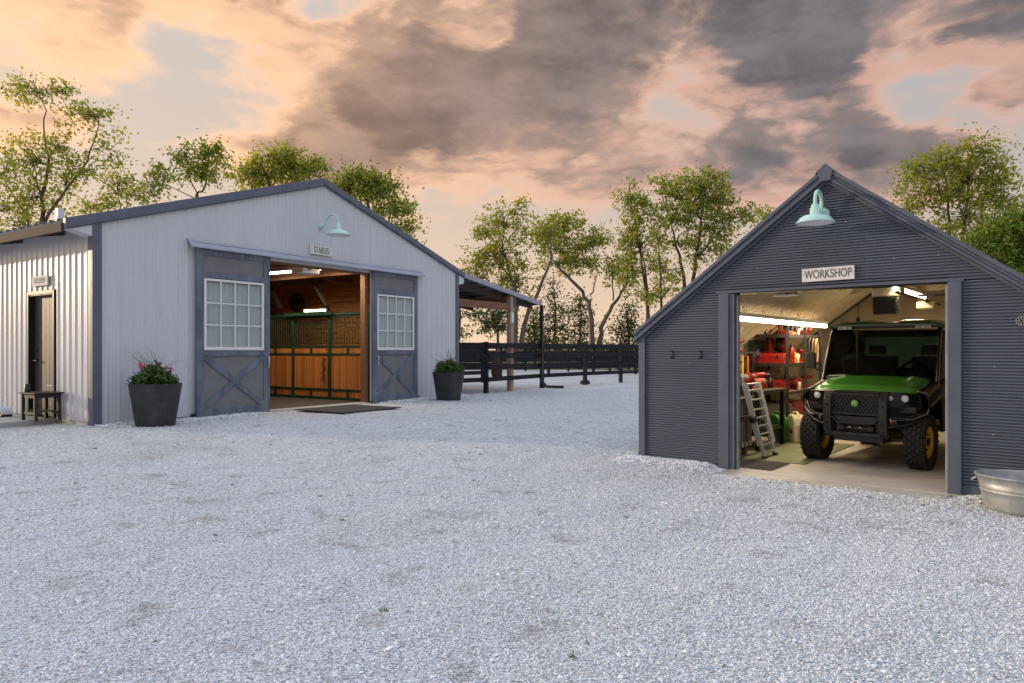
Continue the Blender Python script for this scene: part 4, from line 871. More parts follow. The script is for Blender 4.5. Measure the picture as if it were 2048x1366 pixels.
def saw(label, loc, rz, m='red_tool', k=1.0):
    s = thing('circular_saw', label, 'saw', loc, rz)
    MB().lathe([(.0001, -.03*k), (.11*k, -.03*k), (.12*k, -.02*k), (.12*k, .02*k), (.0001, .025*k)], 20, Matrix.Translation((0, 0, .13*k)) @ Matrix.Rotation(R(90), 4, 'X')).build('guard', m, s)
    MB().lathe([(.0001, -.002), (.105*k, -.002), (.105*k, .002), (.0001, .002)], 20, Matrix.Translation((0, .045*k, .10*k)) @ Matrix.Rotation(R(90), 4, 'X')).build('blade', 'chrome', s)
    MB().tube([(-.12*k, 0, .14*k), (-.2*k, 0, .22*k), (-.06*k, 0, .29*k), (.04*k, 0, .25*k)], .02*k, 8).build('handle', 'black_plastic', s); MB().box(-.18*k, .16*k, -.07*k, .08*k, 0, .008).build('shoe', 'aluminium', s); MB().tube([(0, -.03*k, .14*k), (0, -.15*k, .14*k)], .05*k, 12).build('motor', m, s)
def gun(label, loc, rz, m='red_tool', k=1.0):                                   # nailer: angled magazine
    s = thing('nail_gun', label, 'nail gun', loc, rz)
    MB().tube([(0, 0, .06*k), (0, 0, .34*k)], [.035*k, .05*k], 12).build('barrel', m, s); MB().bar((.02*k, 0, .27*k), (.24*k, 0, .25*k), .045*k, .05*k).build('grip', 'black_plastic', s, .006)
    MB().bar((.0, 0, .05*k), (.25*k, 0, .14*k), .03*k, .05*k).build('magazine', m, s, .004); MB().box(.19*k, .28*k, -.04*k, .04*k, .12*k, .30*k).build('battery', 'black_plastic', s, .006); MB().lathe([(.012*k, 0), (.02*k, .06*k)], 8).build('nose', 'black_metal', s)
def su_at(dx, dy, z): return WW(.48+dx, 4.15+dy, .014+z+.001)
drill('red drill standing at the front corner of the top shelf', su_at(.18, -.70, SZ[3]), WROT+R(160)); gun('red nail gun at the end of the top shelf nearest the doorway', su_at(-.1, -.74, SZ[3]), WROT+R(200), k=1.15)
saw('orange and white saw on the top shelf beside the vehicle roof', su_at(.12, .2, SZ[3]), WROT+R(120), 'white_paint', .95); drill('orange drill in the middle of the top shelf', su_at(.16, -.18, SZ[3]), WROT+R(80), 'orange_tool'); bottle('tall orange bottle on the top shelf', su_at(.05, -.45, SZ[3]), 'orange_tool', .04, .24)
saw('red saw at the far end of the top shelf', su_at(.1, .62, SZ[3]), WROT+R(60))
toolbox('long red tool box at the end of the second shelf', su_at(-.02, -.72, SZ[2]), WROT, 'red_tool', .50, .22, .16); gun('red nail gun standing behind the long red tool box', su_at(-.12, -.45, SZ[2]), WROT+R(230), k=1.25)
toolbox('red tool box in the middle of the second shelf', su_at(.1, -.05, SZ[2]), WROT+R(90), 'red_tool', .36, .22, .15); drill('red drill beside the vehicle mirror on the second shelf', su_at(.15, .35, SZ[2]), WROT+R(70)); bottle('blue can on the second shelf', su_at(-.2, -.80, SZ[2]), 'blue_tool', .035, .24); bottle('red can on the second shelf', su_at(.2, -.36, SZ[2]), 'red_tool', .045, .30); bottle('yellow can on the second shelf', su_at(.22, -.26, SZ[2]), 'yellow_tool', .03, .2)
toolbox('red tool box at the end of the third shelf', su_at(.0, -.66, SZ[1]), WROT, 'red_tool', .46, .24, .18); toolbox('red tool box farther along the third shelf', su_at(.1, .1, SZ[1]), WROT+R(90), 'red_tool', .5, .24, .18); saw('red saw between the boxes on the third shelf', su_at(.12, -.3, SZ[1]), WROT+R(100)); drill('red drill at the far end of the third shelf', su_at(.15, .6, SZ[1]), WROT+R(70))
toolbox('dark tool box on the lowest shelf at the end', su_at(0, -.6, SZ[0]), WROT, 'grey_plastic', .5, .3, .26); toolbox('red tool box on the lowest shelf', su_at(.05, .1, SZ[0]), WROT+R(90), 'red_tool', .6, .3, .26); bottle('cream bucket shaped can on the lowest shelf', su_at(.12, .6, SZ[0]), 'cream', .12, .3)
def wb_at(dx, dy, z=.836): return WW(.56+dx, 2.15+dy, .014+z+.001)
toolbox('orange red tool box on the work table', wb_at(.12, .05), WROT+R(80), 'red_tool', .30, .18, .15); drill('red drill lying at the near end of the work table', wb_at(.22, -.36), WROT+R(110)); saw('red saw at the back of the work table', wb_at(-.18, -.2), WROT+R(60)); bottle('black can at the far end of the work table', wb_at(.2, .42), 'black_plastic', .04, .16); drill('red drill at the far end of the work table', wb_at(.05, .42), WROT+R(20)); toolbox('grey box at the wall end of the work table', wb_at(-.2, .3), WROT+R(90), 'grey_plastic', .4, .2, .2)
def ws_at(dy, dx=.2): return WW(.07+dx, 2.05+dy, 1.391)
toolbox('dark red box on the narrow wall shelf nearest the jamb', ws_at(-.55), WROT+R(90), 'red_tool', .34, .2, .12)
b1 = thing('parts_box', 'small pale box with lid on the narrow wall shelf', 'box', ws_at(-.18), WROT); MB().box(-.09, .09, -.12, .12, 0, .12).build('body', 'cream', b1, .004); MB().box(-.095, .095, -.125, .125, .1205, .14).build('lid', 'sign_white', b1, .003)
bottle('yellow can on the narrow wall shelf', ws_at(.18), 'yellow_tool', .04, .14); drill('red drill on the narrow wall shelf', ws_at(.55), WROT+R(75), k=.9)
hang = ['red handled hammer', 'wooden handled mallet', 'yellow handled bar', 'dark steel wrench', 'pale handled brush', 'yellow handled pry tool', 'orange handled cutter', 'black handled saw']
hm_ = ['red_tool', 'post_wood', 'yellow_tool', 'shelf_steel', 'cream', 'yellow_tool', 'orange_tool', 'black_plastic']
for k, (nm, mm) in enumerate(zip(hang, hm_)):
    s = thing('hanging_tool', nm+' hanging under the narrow wall shelf, place %s from the jamb' % ['first', 'second', 'third', 'fourth', 'fifth', 'sixth', 'seventh', 'eighth'][k], 'tool', WW(.42, 1.3+k*.21, 1.33), WROT)
    ln = .26+.07*(k % 3); MB().tube([(0, 0, 0), (0, .01*(k % 2), -ln)], .016, 8).build('handle', mm, s); MB().box(-.02, .02, -.05-.01*(k % 3), .06, -ln-.05, -ln).build('head', 'shelf_steel' if k % 2 else 'red_tool', s, .006)
o = thing('shop_vacuum', 'orange and black shop vacuum behind the crate by the work table', 'vacuum', WW(.50, 1.62, .86), WROT)
MB().lathe([(.0001, 0), (.12, 0), (.13, .04), (.12, .13), (.08, .17), (.0001, .18)], 20).build('tank', 'orange_tool', o); MB().lathe([(.085, .165), (.09, .20), (.0001, .23)], 16).tube([(0, -.08, .2), (0, -.05, .27), (0, .05, .27), (0, .08, .2)], .012, 8).build('lid', 'black_plastic', o)
def jug(name, label, loc, rz, m):
    s = thing(name, label, 'jug', loc, rz); w_, d_, hh = .14, .10, .43
    pr = [(-w_, 0), (w_, 0), (w_, .27), (w_*.75, .36), (w_*.35, .42), (-w_*.45, .42), (-w_*.75, .36), (-w_, .28)]
    MB().prism(pr, 'y', -d_, d_).build('body', m, s, .03, 4); MB().tube([(-w_*.85, 0, .30), (-w_*.5, 0, .45), (w_*.25, 0, .45), (w_*.55, 0, .36)], .018, 8).build('handle', m, s)
    MB().lathe([(.03, .40), (.032, .455), (.0001, .46)], 14, Matrix.Translation((w_*.1, 0, 0))).build('cap', 'black_plastic', s)
    MB().lathe([(.0001, .001), (.04, .001), (.04, 0)], 20, Matrix.Translation((0.02, -d_-.001, .17)) @ Matrix.Rotation(R(90), 4, 'X')).build('badge', 'red_tool', s)
jug('fuel_jug', 'green fuel jug on the floor beside the shelving', WW(.78, 2.86, .014), WROT+R(-35), 'green_can'); jug('fuel_jug', 'cream white fuel jug on the floor beside the front tyre', WW(1.0, 3.0, .014), WROT+R(-40), 'cream')
for k, (ds, dv, lab) in enumerate(((3.95, 3.6, 'tall dark cabinet along the right workshop wall'),)):
    s = thing('cabinet', lab, 'cabinet', WW(ds, dv, .014), WROT); MB().box(-.3, .3, -.6, .6, 0, 1.3).build('body', 'shelf_steel', s, .008); MB().box(-.315, -.301, -.58, -.005, .05, 1.27).build('door', 'grey_plastic', s); MB().box(-.315, -.301, .005, .58, .05, 1.27).build('door', 'grey_plastic', s)
nt = MB().box(-.002, .002, -.05, .05, -.16, .16).build('paper_notice', 'sign_white'); nt.location = WW(3.392, .10, 1.55); nt.rotation_euler.z = WROT; tag(nt, 'white paper notice on the right jamb inside the workshop', 'notice')

# ================================================================== UTILITY VEHICLE
UROT = math.atan2(-.698, .716)
utv = thing('utility_vehicle', 'green and black four wheel utility vehicle parked in the workshop doorway', 'utility vehicle', (4.40, 8.775, .014), UROT)
def wheel(x, y, side):
    Rr, Wd = .325, .215
    w_ = MB(); T = Matrix.Translation((x, y, Rr)) @ Matrix.Rotation(R(90), 4, 'Y')
    hw = Wd/2
    w_.lathe([(.185, -hw*.80), (.20, -hw*.92), (.26, -hw*1.0), (.295, -hw*.96), (.308, -hw*.80), (.311, 0), (.308, hw*.80), (.295, hw*.96), (.26, hw), (.20, hw*.92), (.185, hw*.80)], 48, T)
    wo_ = w_.build('wheel', 'tyre', utv)
    tb_ = MB(); nb = 26
    for k in range(nb):
        for row, (c0, wd, ph) in enumerate(((-.80, .30, 0), (-.40, .34, .5), (0, .30, 0), (.40, .34, .5), (.80, .30, 0))):
            a = 2*math.pi*(k+ph)/nb; l = .029; sk = .25*(-1 if row % 2 else 1)
            mt = T @ Matrix.Rotation(a, 4, 'Z') @ Matrix.Translation((.3165, 0, c0*hw)) @ Matrix.Rotation(sk, 4, 'X')
            tb_.box(-.011, .0105, -l, l, -wd*hw/2*1.0, wd*hw/2*1.0, mt)
        for sgn in (-1, 1):
            a = 2*math.pi*(k+.25)/nb; mt = T @ Matrix.Rotation(a, 4, 'Z') @ Matrix.Translation((.283, 0, sgn*hw*.985)); tb_.box(-.02, .022, -.022, .022, -.007, .007, mt)
    tb_.build('tread', 'tyre', wo_)
    rm = MB(); rm.lathe([(.188, -hw*.78), (.178, -hw*.70), (.165, -hw*.2), (.165, hw*.3), (.178, hw*.7), (.188, hw*.80), (.176, hw*.80), (.168, hw*.6), (.13, hw*.42), (.07, hw*.5), (.06, hw*.62), (.0001, hw*.62)] if side > 0 else [(.188, hw*.78), (.178, hw*.70), (.165, hw*.2), (.165, -hw*.3), (.178, -hw*.7), (.188, -hw*.80), (.176, -hw*.80), (.168, -hw*.6), (.13, -hw*.42), (.07, -hw*.5), (.06, -hw*.62), (.0001, -hw*.62)], 32, T)
    rm.build('rim', 'yellow', wo_)
    hb = MB(); hb.lathe([(.05, side*hw*.63), (.045, side*hw*.8), (.0001, side*hw*.82)], 16, T)
    for k in range(5): hb.lathe([(.011, side*hw*.45), (.011, side*hw*.62), (.0001, side*hw*.63)], 6, T @ Matrix.Translation((.095*math.cos(k*1.257), .095*math.sin(k*1.257), 0)))
    hb.build('hub', 'black_metal', wo_)
    MB().lathe([(.12, -side*.02), (.12, -side*.05), (.0001, -side*.06)], 20, T).build('brake', 'shelf_steel', wo_)
for y in (0, 2.0):
    for sd_ in (-1, 1): wheel(sd_*.60, y, sd_)
# hood
def hood(u, v):
    x = (u*2-1); hw = .60+.06*v; y = -.29+.10*x*x+(.76-.10*x*x)*v
    z = .925+.125*v+.035*(1-x*x)*(1-.3*v)-.03*max(0, abs(x)-.85)/.15
    if .50 < abs(x) < .72: z += .012*math.sin((abs(x)-.50)/.22*math.pi)*(.3+.7*v)
    z -= .05*max(0, .12-v)/.12
    return (x*hw, y, z)
hd = MB(); hd.grid(hood, 41, 21); hdo = hd.build('hood', 'utv_green', utv, solid=.012)
for x in (-.27, .27): MB().box(x-.012, x+.012, .0, .06, .985, .999).build('washer_nozzle', 'white_paint', hdo)
# front body: black fascia wraps under the hood
def fascia(u, v):
    x = u*2-1; hw = .615+.05*(1-abs(v-.45)*1.2)
    y = -.335+.17*abs(x)**2.6+.10*v*v; z = .915-.33*v-.02*(x*x)
    return (x*hw, y, z)
fa = MB(); fa.grid(fascia, 41, 15); fao = fa.build('front_fascia', 'utv_black', utv, solid=.015)
for sd_ in (-1, 1):
    fd = MB(); fd.grid(lambda u, v: (sd_*(.60+.125*math.sin(min(1, v*1.15)*math.pi*.5)), -.17+.66*u, .915+.13*u-.19*v*v+.0*v), 16, 9); fd.build('fender', 'utv_black', utv, solid=.014)
    MB().tube([(sd_*.63, -.24, .925), (sd_*.70, -.16, .90), (sd_*.725, -.10, .80), (sd_*.70, -.15, .66), (sd_*.58, -.27, .60), (sd_*.40, -.35, .585)], .007, 8).build('fascia_trim', 'trim_silver', utv)
    for xx, rr_, zz in ((.50, .042, .835), (.36, .032, .838)):
        yy = -.335+.17*(xx/.64)**2.6-.018; T = Matrix.Translation((sd_*xx, yy, zz)) @ Matrix.Rotation(R(90), 4, 'X')
        lm = MB().lathe([(rr_*1.15, -.012), (rr_*1.15, .012), (rr_, .014)], 20, T).build('headlight', 'utv_black', utv)
        MB().lathe([(rr_*.98, .010), (rr_*.8, .018), (.0001, .022)], 20, T).build('lens', 'lamp_glass', lm); MB().lathe([(rr_*.95, -.005), (rr_*.5, -.004), (.0001, -.01)], 16, T).build('reflector', 'chrome', lm)
    MB().box(sd_*.50-.11, sd_*.50+.11, -.235, -.20, .66, .74).build('side_vent', 'black_plastic', utv, .01)
# bull bar and grille
BY = -.43
for sd_ in (-1, 1):
    bb = MB(); xo = sd_*.315
    bb.prism([(BY+.04, .36), (BY-.02, .42), (BY-.045, .62), (BY-.03, .80), (BY+.035, .90), (BY+.09, .90), (BY+.05, .80), (BY+.03, .6), (BY+.06, .36)], 'x', xo-.045, xo+.045); bo = bb.build('bull_bar_upright', 'utv_bar', utv, .008)
    for z, yy in ((.83, BY-.014), (.74, BY-.036), (.52, BY-.034), (.445, BY-.026)): MB().lathe([(.013, .004), (.013, .0), (.006, -.003), (.0001, -.003)], 12, Matrix.Translation((xo, yy-.0035, z)) @ Matrix.Rotation(R(90), 4, 'X')).build('bolt', 'utv_black', bo)
    MB().tube([(sd_*.36, BY+.0, .60), (sd_*.50, BY+.10, .61), (sd_*.66, BY+.26, .66), (sd_*.70, BY+.33, .70)], .014, 8).tube([(sd_*.36, BY+.0, .50), (sd_*.52, BY+.12, .53), (sd_*.66, BY+.26, .60)], .014, 8).build('side_bar', 'utv_bar', utv)
    MB().tube([(sd_*.40, BY-.0, .615), (sd_*.40, BY-.03, .60), (sd_*.40, BY-.03, .57), (sd_*.40, BY, .56)], .006, 6).build('tow_loop', 'chrome', utv)
gr = MB(); gr.box(-.272, .272, BY-.005, BY+.02, .86, .885).box(-.272, .272, BY-.005, BY+.02, .625, .65).build('grille_frame', 'utv_bar', utv, .004); gro = bpy.data.objects['grille_frame']
gm_ = MB(); 
for i in range(-8, 20):
    for sgn in (1, -1):
        x0 = -.26+i*.042; a, b_ = (x0, .652), (x0+.13, .858)
        if sgn == -1: a, b_ = (x0, .858), (x0+.13, .652)
        t0 = max(0, (-.268-a[0])/.13); t1 = min(1, (.268-a[0])/.13)
        if t1-t0 < .05: continue
        P = lambda t: (a[0]+.13*t, BY+.006*sgn, a[1]+(b_[1]-a[1])*t); gm_.bar(P(t0), P(t1), .008, .006, (0, 1, 0))
gm_.build('grille_mesh', 'utv_bar', gro)
MB().box(-.27, .27, BY+.06, BY+.065, .62, .88).build('grille_backing', 'utv_black', gro)
em = MB().lathe([(.0001, .006), (.040, .006), (.044, 0), (.044, -.004)], 6, Matrix.Translation((0, BY-.012, .765)) @ Matrix.Rotation(R(90), 4, 'X') @ Matrix.Rotation(R(30), 4, 'Z')).build('emblem', 'emblem_green', gro)
dp = [(-.026, .004), (-.012, .012), (.004, .010), (.012, .020), (.016, .024), (.014, .016), (.024, .013), (.016, .008), (.014, .0), (.026, -.010), (.022, -.012), (.008, -.003), (-.008, -.002), (-.018, -.018), (-.021, -.017), (-.014, -.001), (-.022, .0)]
dm = MB(); dm.add([(x*1.05, BY-.0195, .765+z*1.05) for x, z in dp], [tuple(range(len(dp)))]); o = dm.build('leaping_animal_mark', 'yellow', gro)
lw = MB(); lw.prism([(-.26, .61), (.26, .61), (.19, .53), (-.19, .53)], 'y', BY+.01, BY+.05); lw.build('lower_guard', 'utv_bar', utv, .008)
MB().tube([(-.27, BY, .60), (-.20, BY-.01, .53), (.20, BY-.01, .53), (.27, BY, .60)], .012, 8).build('guard_tube', 'utv_bar', utv)
MB().box(-.29, .29, BY+.0, BY+.06, .375, .415).build('bumper_bar', 'utv_bar', utv, .008); MB().box(-.28, .28, BY+.08, BY+.4, .36, .60).build('chassis_nose', 'utv_black', utv, .02)
mb = MB(); mb.tube([(-.12, BY+.06, .465), (.12, BY+.06, .465)], .035, 12).tube([(-.2, BY+.06, .465), (-.13, BY+.06, .465)], .05, 12).tube([(.13, BY+.06, .465), (.2, BY+.06, .465)], .05, 12); mb.build('winch', 'shelf_steel', utv)
for x in (-.06, .06): MB().tube([(x-.015, BY+.0, .47), (x, BY-.015, .485), (x+.015, BY, .47)], .007, 6).build('shackle', 'chrome', utv)
MB().prism([(BY+.1, .30), (1.2, .22), (2.4, .24), (2.4, .42), (1.2, .40), (BY+.1, .42)], 'x', -.28, .28).build('chassis', 'utv_black', utv)
for sd_ in (-1, 1):
    MB().bar((sd_*.2, 0, .30), (sd_*.52, 0, .33), .05, .04).bar((sd_*.2, .12, .42), (sd_*.50, .0, .44), .04, .035).build('suspension_arm', 'utv_bar', utv); MB().tube([(sd_*.30, .02, .70), (sd_*.42, .0, .40)], .035, 10).build('shock', 'shelf_steel', utv)
    MB().bar((sd_*.2, 2.0, .30), (sd_*.52, 2.0, .33), .06, .05).build('suspension_arm', 'utv_bar', utv)
    MB().box(sd_*.36 if sd_ > 0 else -.56, .56 if sd_ > 0 else -.36, -.05, .22, .50, .60).build('wheel_liner', 'utv_black', utv)
# cab
W0, W1 = Vector((.665, .40, 1.02)), Vector((.63, .68, 1.695))
ws_ = MB(); ws_.grid(lambda u, v: ((u*2-1)*(W0.x+(W1.x-W0.x)*v)*.97, W0.y+.02+(W1.y-W0.y)*v-.035*(1-(u*2-1)**2), W0.z+.012+(W1.z-W0.z-.03)*v), 21, 9); wso = ws_.build('windshield', 'windshield', utv)
MB().box(-.60, .60, .355, .40, 1.030, 1.052).build('cowl', 'utv_black', utv, .008); MB().bar((-.60, .372, 1.062), (-.38, .352, 1.076), .012, .014).build('wiper', 'aluminium', utv)
for sd_ in (-1, 1):
    pt = [(sd_*(W0.x+.02), W0.y-.02, W0.z-.06), (sd_*(W0.x+.012), W0.y+.02, W0.z+.02), (sd_*(W1.x+.02), W1.y-.02, W1.z-.08), (sd_*(W1.x+.005), W1.y+.03, W1.z)]
    MB().tube(pt, .028, 10).build('pillar', 'utv_black', utv); MB().tube([(p_[0]+sd_*.014, p_[1]-.022, p_[2]) for p_ in pt], .006, 6).build('pillar_trim', 'trim_silver', utv)
    arc = [(sd_*.70, .46, 1.06), (sd_*.69, .62, 1.40), (sd_*.675, .80, 1.64), (sd_*.67, 1.05, 1.70), (sd_*.67, 1.40, 1.69), (sd_*.68, 1.58, 1.60), (sd_*.70, 1.66, 1.30), (sd_*.71, 1.68, 1.0)]
    MB().tube(arc, .026, 10).build('door_hoop', 'grey_plastic', utv)
    MB().prism([(a_[1], a_[2]) for a_ in arc], 'x', sd_*.672, sd_*.678).build('side_window', 'side_glass', utv)
    dr_ = MB().prism([(.50, .40), (1.62, .40), (1.68, .72), (1.66, 1.03), (.47, 1.03), (.44, .80)], 'x', sd_*.675, sd_*.715).build('door', 'utv_black', utv, .012)
    MB().prism([(.62, .70), (1.60, .74), (1.60, .98), (.56, .98)], 'x', sd_*.7155, sd_*.728).build('door_skin', 'utv_green', dr_, .006)
    MB().box(sd_*.716 if sd_ > 0 else -.745, .745 if sd_ > 0 else -.716, 1.38, 1.5, .86, .90).build('handle', 'black_plastic', dr_)
    MB().tube([(sd_*.69, .46, 1.12), (sd_*.78, .44, 1.14), (sd_*.83, .43, 1.20)], .012, 8).build('mirror_arm', 'black_plastic', utv); MB().prism([(-.055, -.10), (.055, -.11), (.06, .09), (.035, .115), (-.04, .115), (-.06, .09)], 'y', -.03, .03).build('mirror', 'black_plastic', utv, .012).location = (sd_*.85, .43, 1.26)
rf = MB()
def roof(u, v):
    x = u*2-1; y = .585+1.15*v; e = max(0, abs(x)-.86)/.14; z = 1.765-.055*e*e-.03*max(0, .12-v)/.12-.02*max(0, v-.9)/.1+(.022 if .30 < abs(x) < .78 and .05 < v else 0)-.012*x*x
    return (x*.70, y, z)
rf.grid(roof, 41, 15); rfo = rf.build('roof', 'utv_roof', utv, solid=.02)
MB().box(-.66, .66, .615, .70, 1.685, 1.735).build('roof_header', 'utv_black', rfo, .012); MB().tube([(-.62, .588, 1.722), (-.3, .575, 1.728), (.3, .575, 1.728), (.62, .588, 1.722)], .007, 6).build('roof_lip', 'trim_silver', rfo)
for x in (-.47, .47):
    pl = MB().box(x-.085, x+.085, .590, .596, 1.678, 1.712).build('number_plate', 'white_paint', rfo)
    cm = MB()
    for q_ in (-.066, -.046, -.026, .018, .038, .058): cm.box(x+q_-.007, x+q_+.007, .588, .5899, 1.686, 1.704)
    cm.box(x-.009, x+.004, .588, .5899, 1.693, 1.697); cm.build('plate_characters', 'black_plastic', rfo)
MB().lathe([(.0001, .06), (.02, .055), (.035, .0)], 14, Matrix.Translation((-.36, .78, 1.785))).tube([(-.36, .78, 1.84), (-.36, .78, 2.05)], .005, 6).build('antenna', 'black_plastic', rfo)
for x, w_ in ((-.32, .52), (.34, .42)):
    st_ = MB().box(x-w_/2, x+w_/2, .95, 1.42, .62, .74).build('seat', 'black_plastic', utv, .03, 3); MB().box(x-w_/2, x+w_/2, 1.36, 1.50, .745, 1.32, Matrix.Translation((0, .02, 0))).build('backrest', 'black_plastic', st_, .03, 3); MB().box(x-.11, x+.11, 1.40, 1.50, 1.34, 1.47).build('headrest', 'black_plastic', st_, .03, 3)
MB().box(-.63, .63, .48, .62, .80, 1.10).build('dashboard', 'black_plastic', utv, .03)
MB().lathe([(.17+.016*math.cos(a), .016*math.sin(a)) for a in np.linspace(0, 6.283, 9)], 24, Matrix.Translation((.33, .80, 1.13)) @ Matrix.Rotation(R(55), 4, 'X')).build('steering_wheel', 'black_plastic', utv)
MB().box(-.66, .66, 1.66, 1.70, .45, 1.16).box(-.66, -.56, 1.66, 1.70, 1.161, 1.68).box(.56, .66, 1.66, 1.70, 1.161, 1.68).box(-.559, .559, 1.66, 1.70, 1.58, 1.68).build('cab_rear', 'utv_black', utv); MB().box(-.555, .555, 1.675, 1.68, 1.165, 1.575).build('rear_window', 'daylight_teal_glass', utv)
bd = MB(); bd.box(-.66, .66, 1.75, 2.85, .70, .74).box(-.68, -.64, 1.75, 2.85, .741, 1.02).box(.64, .68, 1.75, 2.85, .741, 1.02).box(-.639, .639, 2.81, 2.85, .741, 1.02).box(-.639, .639, 1.75, 1.79, .741, 1.04); bd.build('cargo_box', 'utv_green', utv, .01)
# more clutter round the shelving
def carton(label, loc, rz, w, d, hh, m='card', name='carton'):
    s = thing(name, label, 'box', loc, rz); MB().box(-w/2, w/2, -d/2, d/2, 0, hh).build('body', m, s, .004)
    for sx in (-1, 1): MB().box(0 if sx > 0 else -w/2-.002, w/2+.002 if sx > 0 else -.002, -d/2-.002, d/2+.002, hh+.0005, hh+.005).build('flap', m, s)
carton('brown cardboard carton standing under the work table', WW(.5, 1.95, .296), WROT, .3, .35, .3); carton('cream carton behind the post on the third shelf', su_at(-.15, -.1, SZ[1]), WROT+.1, .2, .3, .32, 'cream')
carton('dark case under the lowest shelf', WW(.5, 3.7, .016), WROT, .5, .6, .2, 'grey_plastic', 'case'); carton('black case at the back of the second shelf', su_at(-.16, .15, SZ[2]), WROT, .22, .5, .26, 'black_plastic', 'case'); carton('black case at the back of the top shelf', su_at(-.15, .1, SZ[3]), WROT, .22, .6, .14, 'black_plastic', 'case')
gun('red nail gun leaning at the corner post of the second shelf', su_at(.2, -.62, SZ[2]+.15), WROT+R(140), k=.9); saw('red saw overhanging the end of the top shelf', su_at(-.18, -.42, SZ[3]), WROT+R(150), k=1.1); drill('black drill on the top shelf behind the orange bottle', su_at(.18, -.5, SZ[3]), WROT+R(30), 'black_plastic')
bottle('white can beside the yellow can on the second shelf', su_at(.24, -.18, SZ[2]), 'white_paint', .028, .17); bottle('white bottle on the third shelf front edge', su_at(.24, -.12, SZ[1]), 'white_paint', .03, .16); toolbox('red tray box on the lowest shelf behind the jugs', su_at(.16, -.32, SZ[0]), WROT+R(90), 'red_tool', .3, .2, .2)
toolbox('flat red case lying on the floor behind the white jug', WW(1.0, 3.65, .016), WROT+R(80), 'red_tool', .4, .3, .2)
for k, (dy, ln, nm) in enumerate(((.25, .42, 'black'), (.45, .36, 'brown'), (.62, .40, 'tan'))):
    o = MB().tube([(0, .07*math.cos(a), -ln/2+ln/2*math.sin(a)) for a in np.linspace(1.57, 7.6, 20)], .012, 6).build('hanging_strap', ['black_plastic', 'beam_wood', 'card'][k]); q = su_at(.31, dy, SZ[3]-.06); o.location = q; o.rotation_euler.z = WROT
    tag(o, '%s strap loop hanging from the top shelf edge' % nm, 'strap')
o = MB().tube([(.13*math.cos(a)*(1+.05*math.sin(5*a)), 0, .13*math.sin(a)) for a in np.linspace(0, 18.8, 60)], .011, 6).build('coiled_hose', 'orange_tool'); o.location = WW(.09, 2.9, 1.05); o.rotation_euler.z = WROT+R(90); tag(o, 'orange coiled hose on the left workshop wall above the table', 'hose')
for k in range(5):
    s = thing('long_tool', '%s leaning long handled tool against the right workshop wall' % ['nearest', 'second', 'third', 'fourth', 'farthest'][k], 'tool', WW(4.32, 1.5+k*.22, .016), WROT); MB().tube([(-.1, 0, .02), (.1, .03*(k % 3), 1.35)], .016, 8).build('handle', ['post_wood', 'orange_tool', 'post_wood', 'yellow_tool', 'black_plastic'][k], s); MB().box(-.16, -.04, -.1, .1, 0, .03).build('head', 'shelf_steel', s)

ordn = ['first', 'second', 'third', 'fourth', 'fifth', 'sixth', 'seventh']; shn = ['lowest', 'third', 'second', 'top']; rc = random.Random(21)
for si, z in enumerate(SZ):
    for k in range(7):
        mm, cn = rc.choice((('red_tool', 'red'), ('black_plastic', 'black'), ('orange_tool', 'orange'), ('red_tool', 'red'), ('grey_plastic', 'grey'), ('shelf_steel', 'dark')))
        lab = '%s %%s at the back of the %s shelf, %s from the doorway end' % (cn, shn[si], ordn[k]); loc = su_at(-.22+rc.uniform(-.03, .04), -.78+k*.25+rc.uniform(-.03, .03), z); hh = rc.uniform(.14, .26)
        if k % 3 == 0: bottle(lab % 'can', loc, mm, rc.uniform(.04, .06), hh)
        elif k % 3 == 1: toolbox(lab % 'tool case', loc, WROT+R(90)+rc.uniform(-.1, .1), mm, .2, .13, hh*.8)
        else: drill(lab % 'drill', loc, WROT+rc.uniform(.3, 2.4), mm, rc.uniform(.9, 1.2))
for k in range(6):
    mm, cn = (('red_tool', 'red'), ('black_plastic', 'black'), ('orange_tool', 'orange'))[k % 3]
    drill('%s drill on the lower shelf of the work table, %s from the doorway' % (cn, ordn[k]), WW(.42+.16*(k % 2), 1.72+k*.15, .296), WROT+rc.uniform(0, 2), mm, 1.1)
sm_ = MB().lathe([(.0001, .004), (.006, .003), (.007, 0)], 8, Matrix.Rotation(R(90), 4, 'X')).mesh('screw', 'galv')
for zz in (.62, 1.24, 2.35, 2.78):
    for k in range(10):
        x = .2+k*.45
        if zz < 2.08 and 1.0 < x < 3.55: continue
        if AP-.2-SL*abs(x-MID) < zz: continue
        link(sm_, 'screw', shop, (x+.03*math.sin(k*3+zz*9), -.009, round(zz/PITCH)*PITCH+.008))
